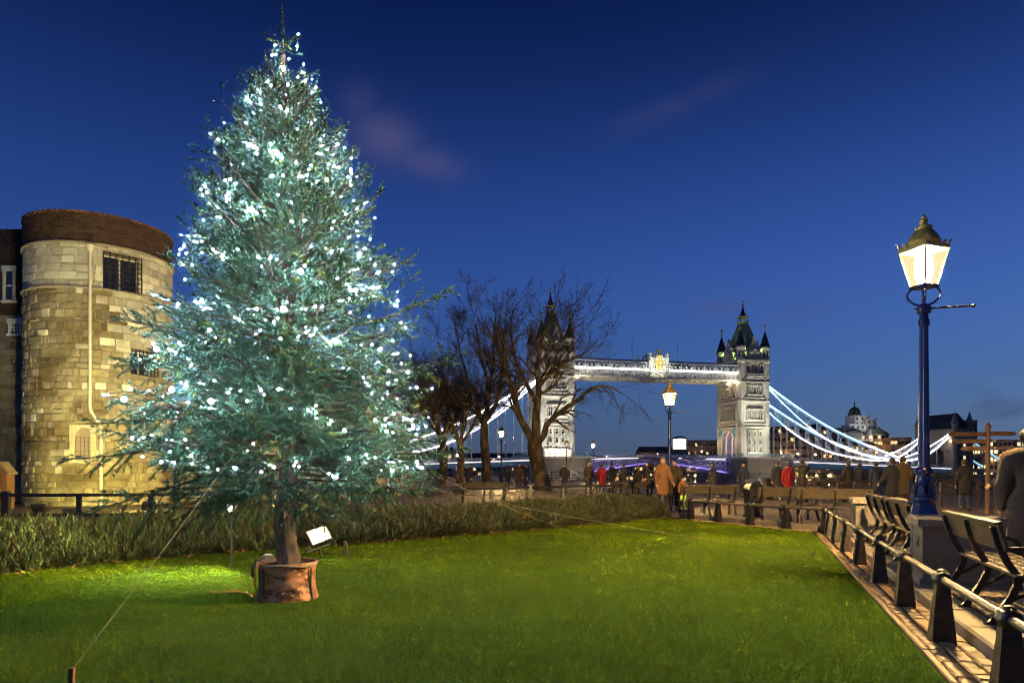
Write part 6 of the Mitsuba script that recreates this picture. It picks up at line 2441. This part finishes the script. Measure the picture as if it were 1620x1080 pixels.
CR = 'people by the river'
person(where(1630, 7.7), 1.86, 1.2, 'tall person in a dull beige coat cut off by the right edge of the view', 'beige_cloth', 'navy_cloth', .55, ((.1, .35), (-.1, .3)), .10, fine=.035)
person(where(1048, 22.2), 1.78, -1.2, 'adult in an orange tan coat left of the lamp post by the hedge', 'orange_cloth', 'dark_cloth', .45, ((.25, .5), (-.1, .3)), .14, fine=.05)
person(where(1066, 23.4), 1.70, -1.8, 'adult in a brown coat right behind the lamp post by the hedge', 'brown_cloth', 'dark_cloth', .5, ((.1, .7), (.2, .5)), .08, fine=.05)
person(where(1080, 22.6), 1.12, -1.45, 'child in an orange top with red rucksack straps and bright lime trousers', 'orange_cloth', 'hi_vis', .18, ((.3, .5), (.2, .4)), .07, bag='red_cloth', fine=.045)
person(where(1247, 30.0), 1.68, 1.4, 'person in a bright red coat by the river railing', 'red_cloth', 'dark_cloth', .55, ((.1, .3), (.1, .4)), .04, fine=.06)
person(where(1230, 30.6), 1.74, 1.7, 'dark dressed person just left of the one in red', 'dark_cloth', 'dark_cloth', .4, ((.0, .2), (.1, .3)), .05, fine=.06)
person(where(1269, 29.0), 1.80, 1.2, 'dark dressed person with raised arms just right of the one in red', 'dark_cloth', 'denim', .3, ((1.2, 1.3), (1.2, 1.3)), .06, fine=.06)
for x, d, hh, fc, lab, ct, ar in ((1342, 29.5, 1.72, 1.8, 'dark figure behind the slatted benches, first from the left', 'dark_cloth', ((.1, .3), (.0, .2))), (1360, 31.0, 1.66, 1.3, 'dark figure behind the slatted benches, beside the first', 'navy_cloth', ((.0, .3), (.2, .9))),
                                  (1386, 28.0, 1.70, 1.5, 'navy coated figure alone between the slatted benches and the dark pair', 'navy_cloth', ((.1, .2), (.1, .3))), (1411, 21.5, 1.74, 1.9, 'left one of the dark pair beside the nearest lamp post', 'dark_cloth', ((.2, .7), (.0, .3))),
                                  (1428, 21.9, 1.80, 1.2, 'right one of the dark pair beside the nearest lamp post', 'brown_cloth', ((.0, .3), (.2, .8))), (1526, 23.4, 1.72, 1.5, 'dark coated figure between the nearest lamp post and the finger post', 'dark_cloth', ((.1, .3), (.1, .5))),
                                  (1589, 17.5, 1.82, 2.6, 'dark figure walking to the right of the finger post', 'navy_cloth', ((.4, .4), (-.3, .3)))):
    person(where(x, d), hh, fc, lab, ct, 'dark_cloth' if ct != 'dark_cloth' else 'denim', .45, ar, .07 if d > 20 else .22, fine=.06)
for i, (x, d, hh, ct, lab) in enumerate(((803, 44, 1.66, 'dark_cloth', 'dark coated figure under the small lamp post, left of the large tree trunk'), (821, 43, 1.74, 'brown_cloth', 'brown coated figure close to the left of the large tree trunk'), (833, 44.5, 1.70, 'navy_cloth', 'navy coated figure at the left foot of the large tree trunk'),
                                         (893, 41, 1.72, 'dark_cloth', 'dark figure right of the large tree trunk'), (931, 40, 1.75, 'brown_cloth', 'brown coated figure above the hedge, left of the small lamp post'), (952, 38, 1.68, 'red_cloth', 'dull red coated figure above the hedge, among the strollers'),
                                         (968, 42, 1.78, 'dark_cloth', 'dark stroller right of the dull red coat above the hedge'), (987, 37, 1.72, 'dark_cloth', 'dark stroller above the pale topped bench, nearest the hedge'), (1008, 41, 1.66, 'brown_cloth', 'brown coated stroller above the pale topped bench'), (1024, 36, 1.76, 'dark_cloth', 'dark stroller left of the adult in the orange tan coat'),
                                         (742, 42, 1.70, 'dark_cloth', 'dark figure left of the slender bare tree trunk'), (1128, 33, 1.70, 'dark_cloth', 'dark figure above the bench right of the hedge'), (1176, 34, 1.72, 'navy_cloth', 'navy coated figure near the litter bin, before the bridge pier'))):
    person(where(x, d), hh, rng.uniform(-3, 3), lab, ct, 'denim' if i % 2 else 'dark_cloth', .4 + .1 * (i % 3), ((.2 * (i % 2), .3), (.1, .3 + .2 * (i % 3))), .05 + .06 * (i % 3), fine=.09, hat='dark_cloth' if i % 4 == 1 else None)
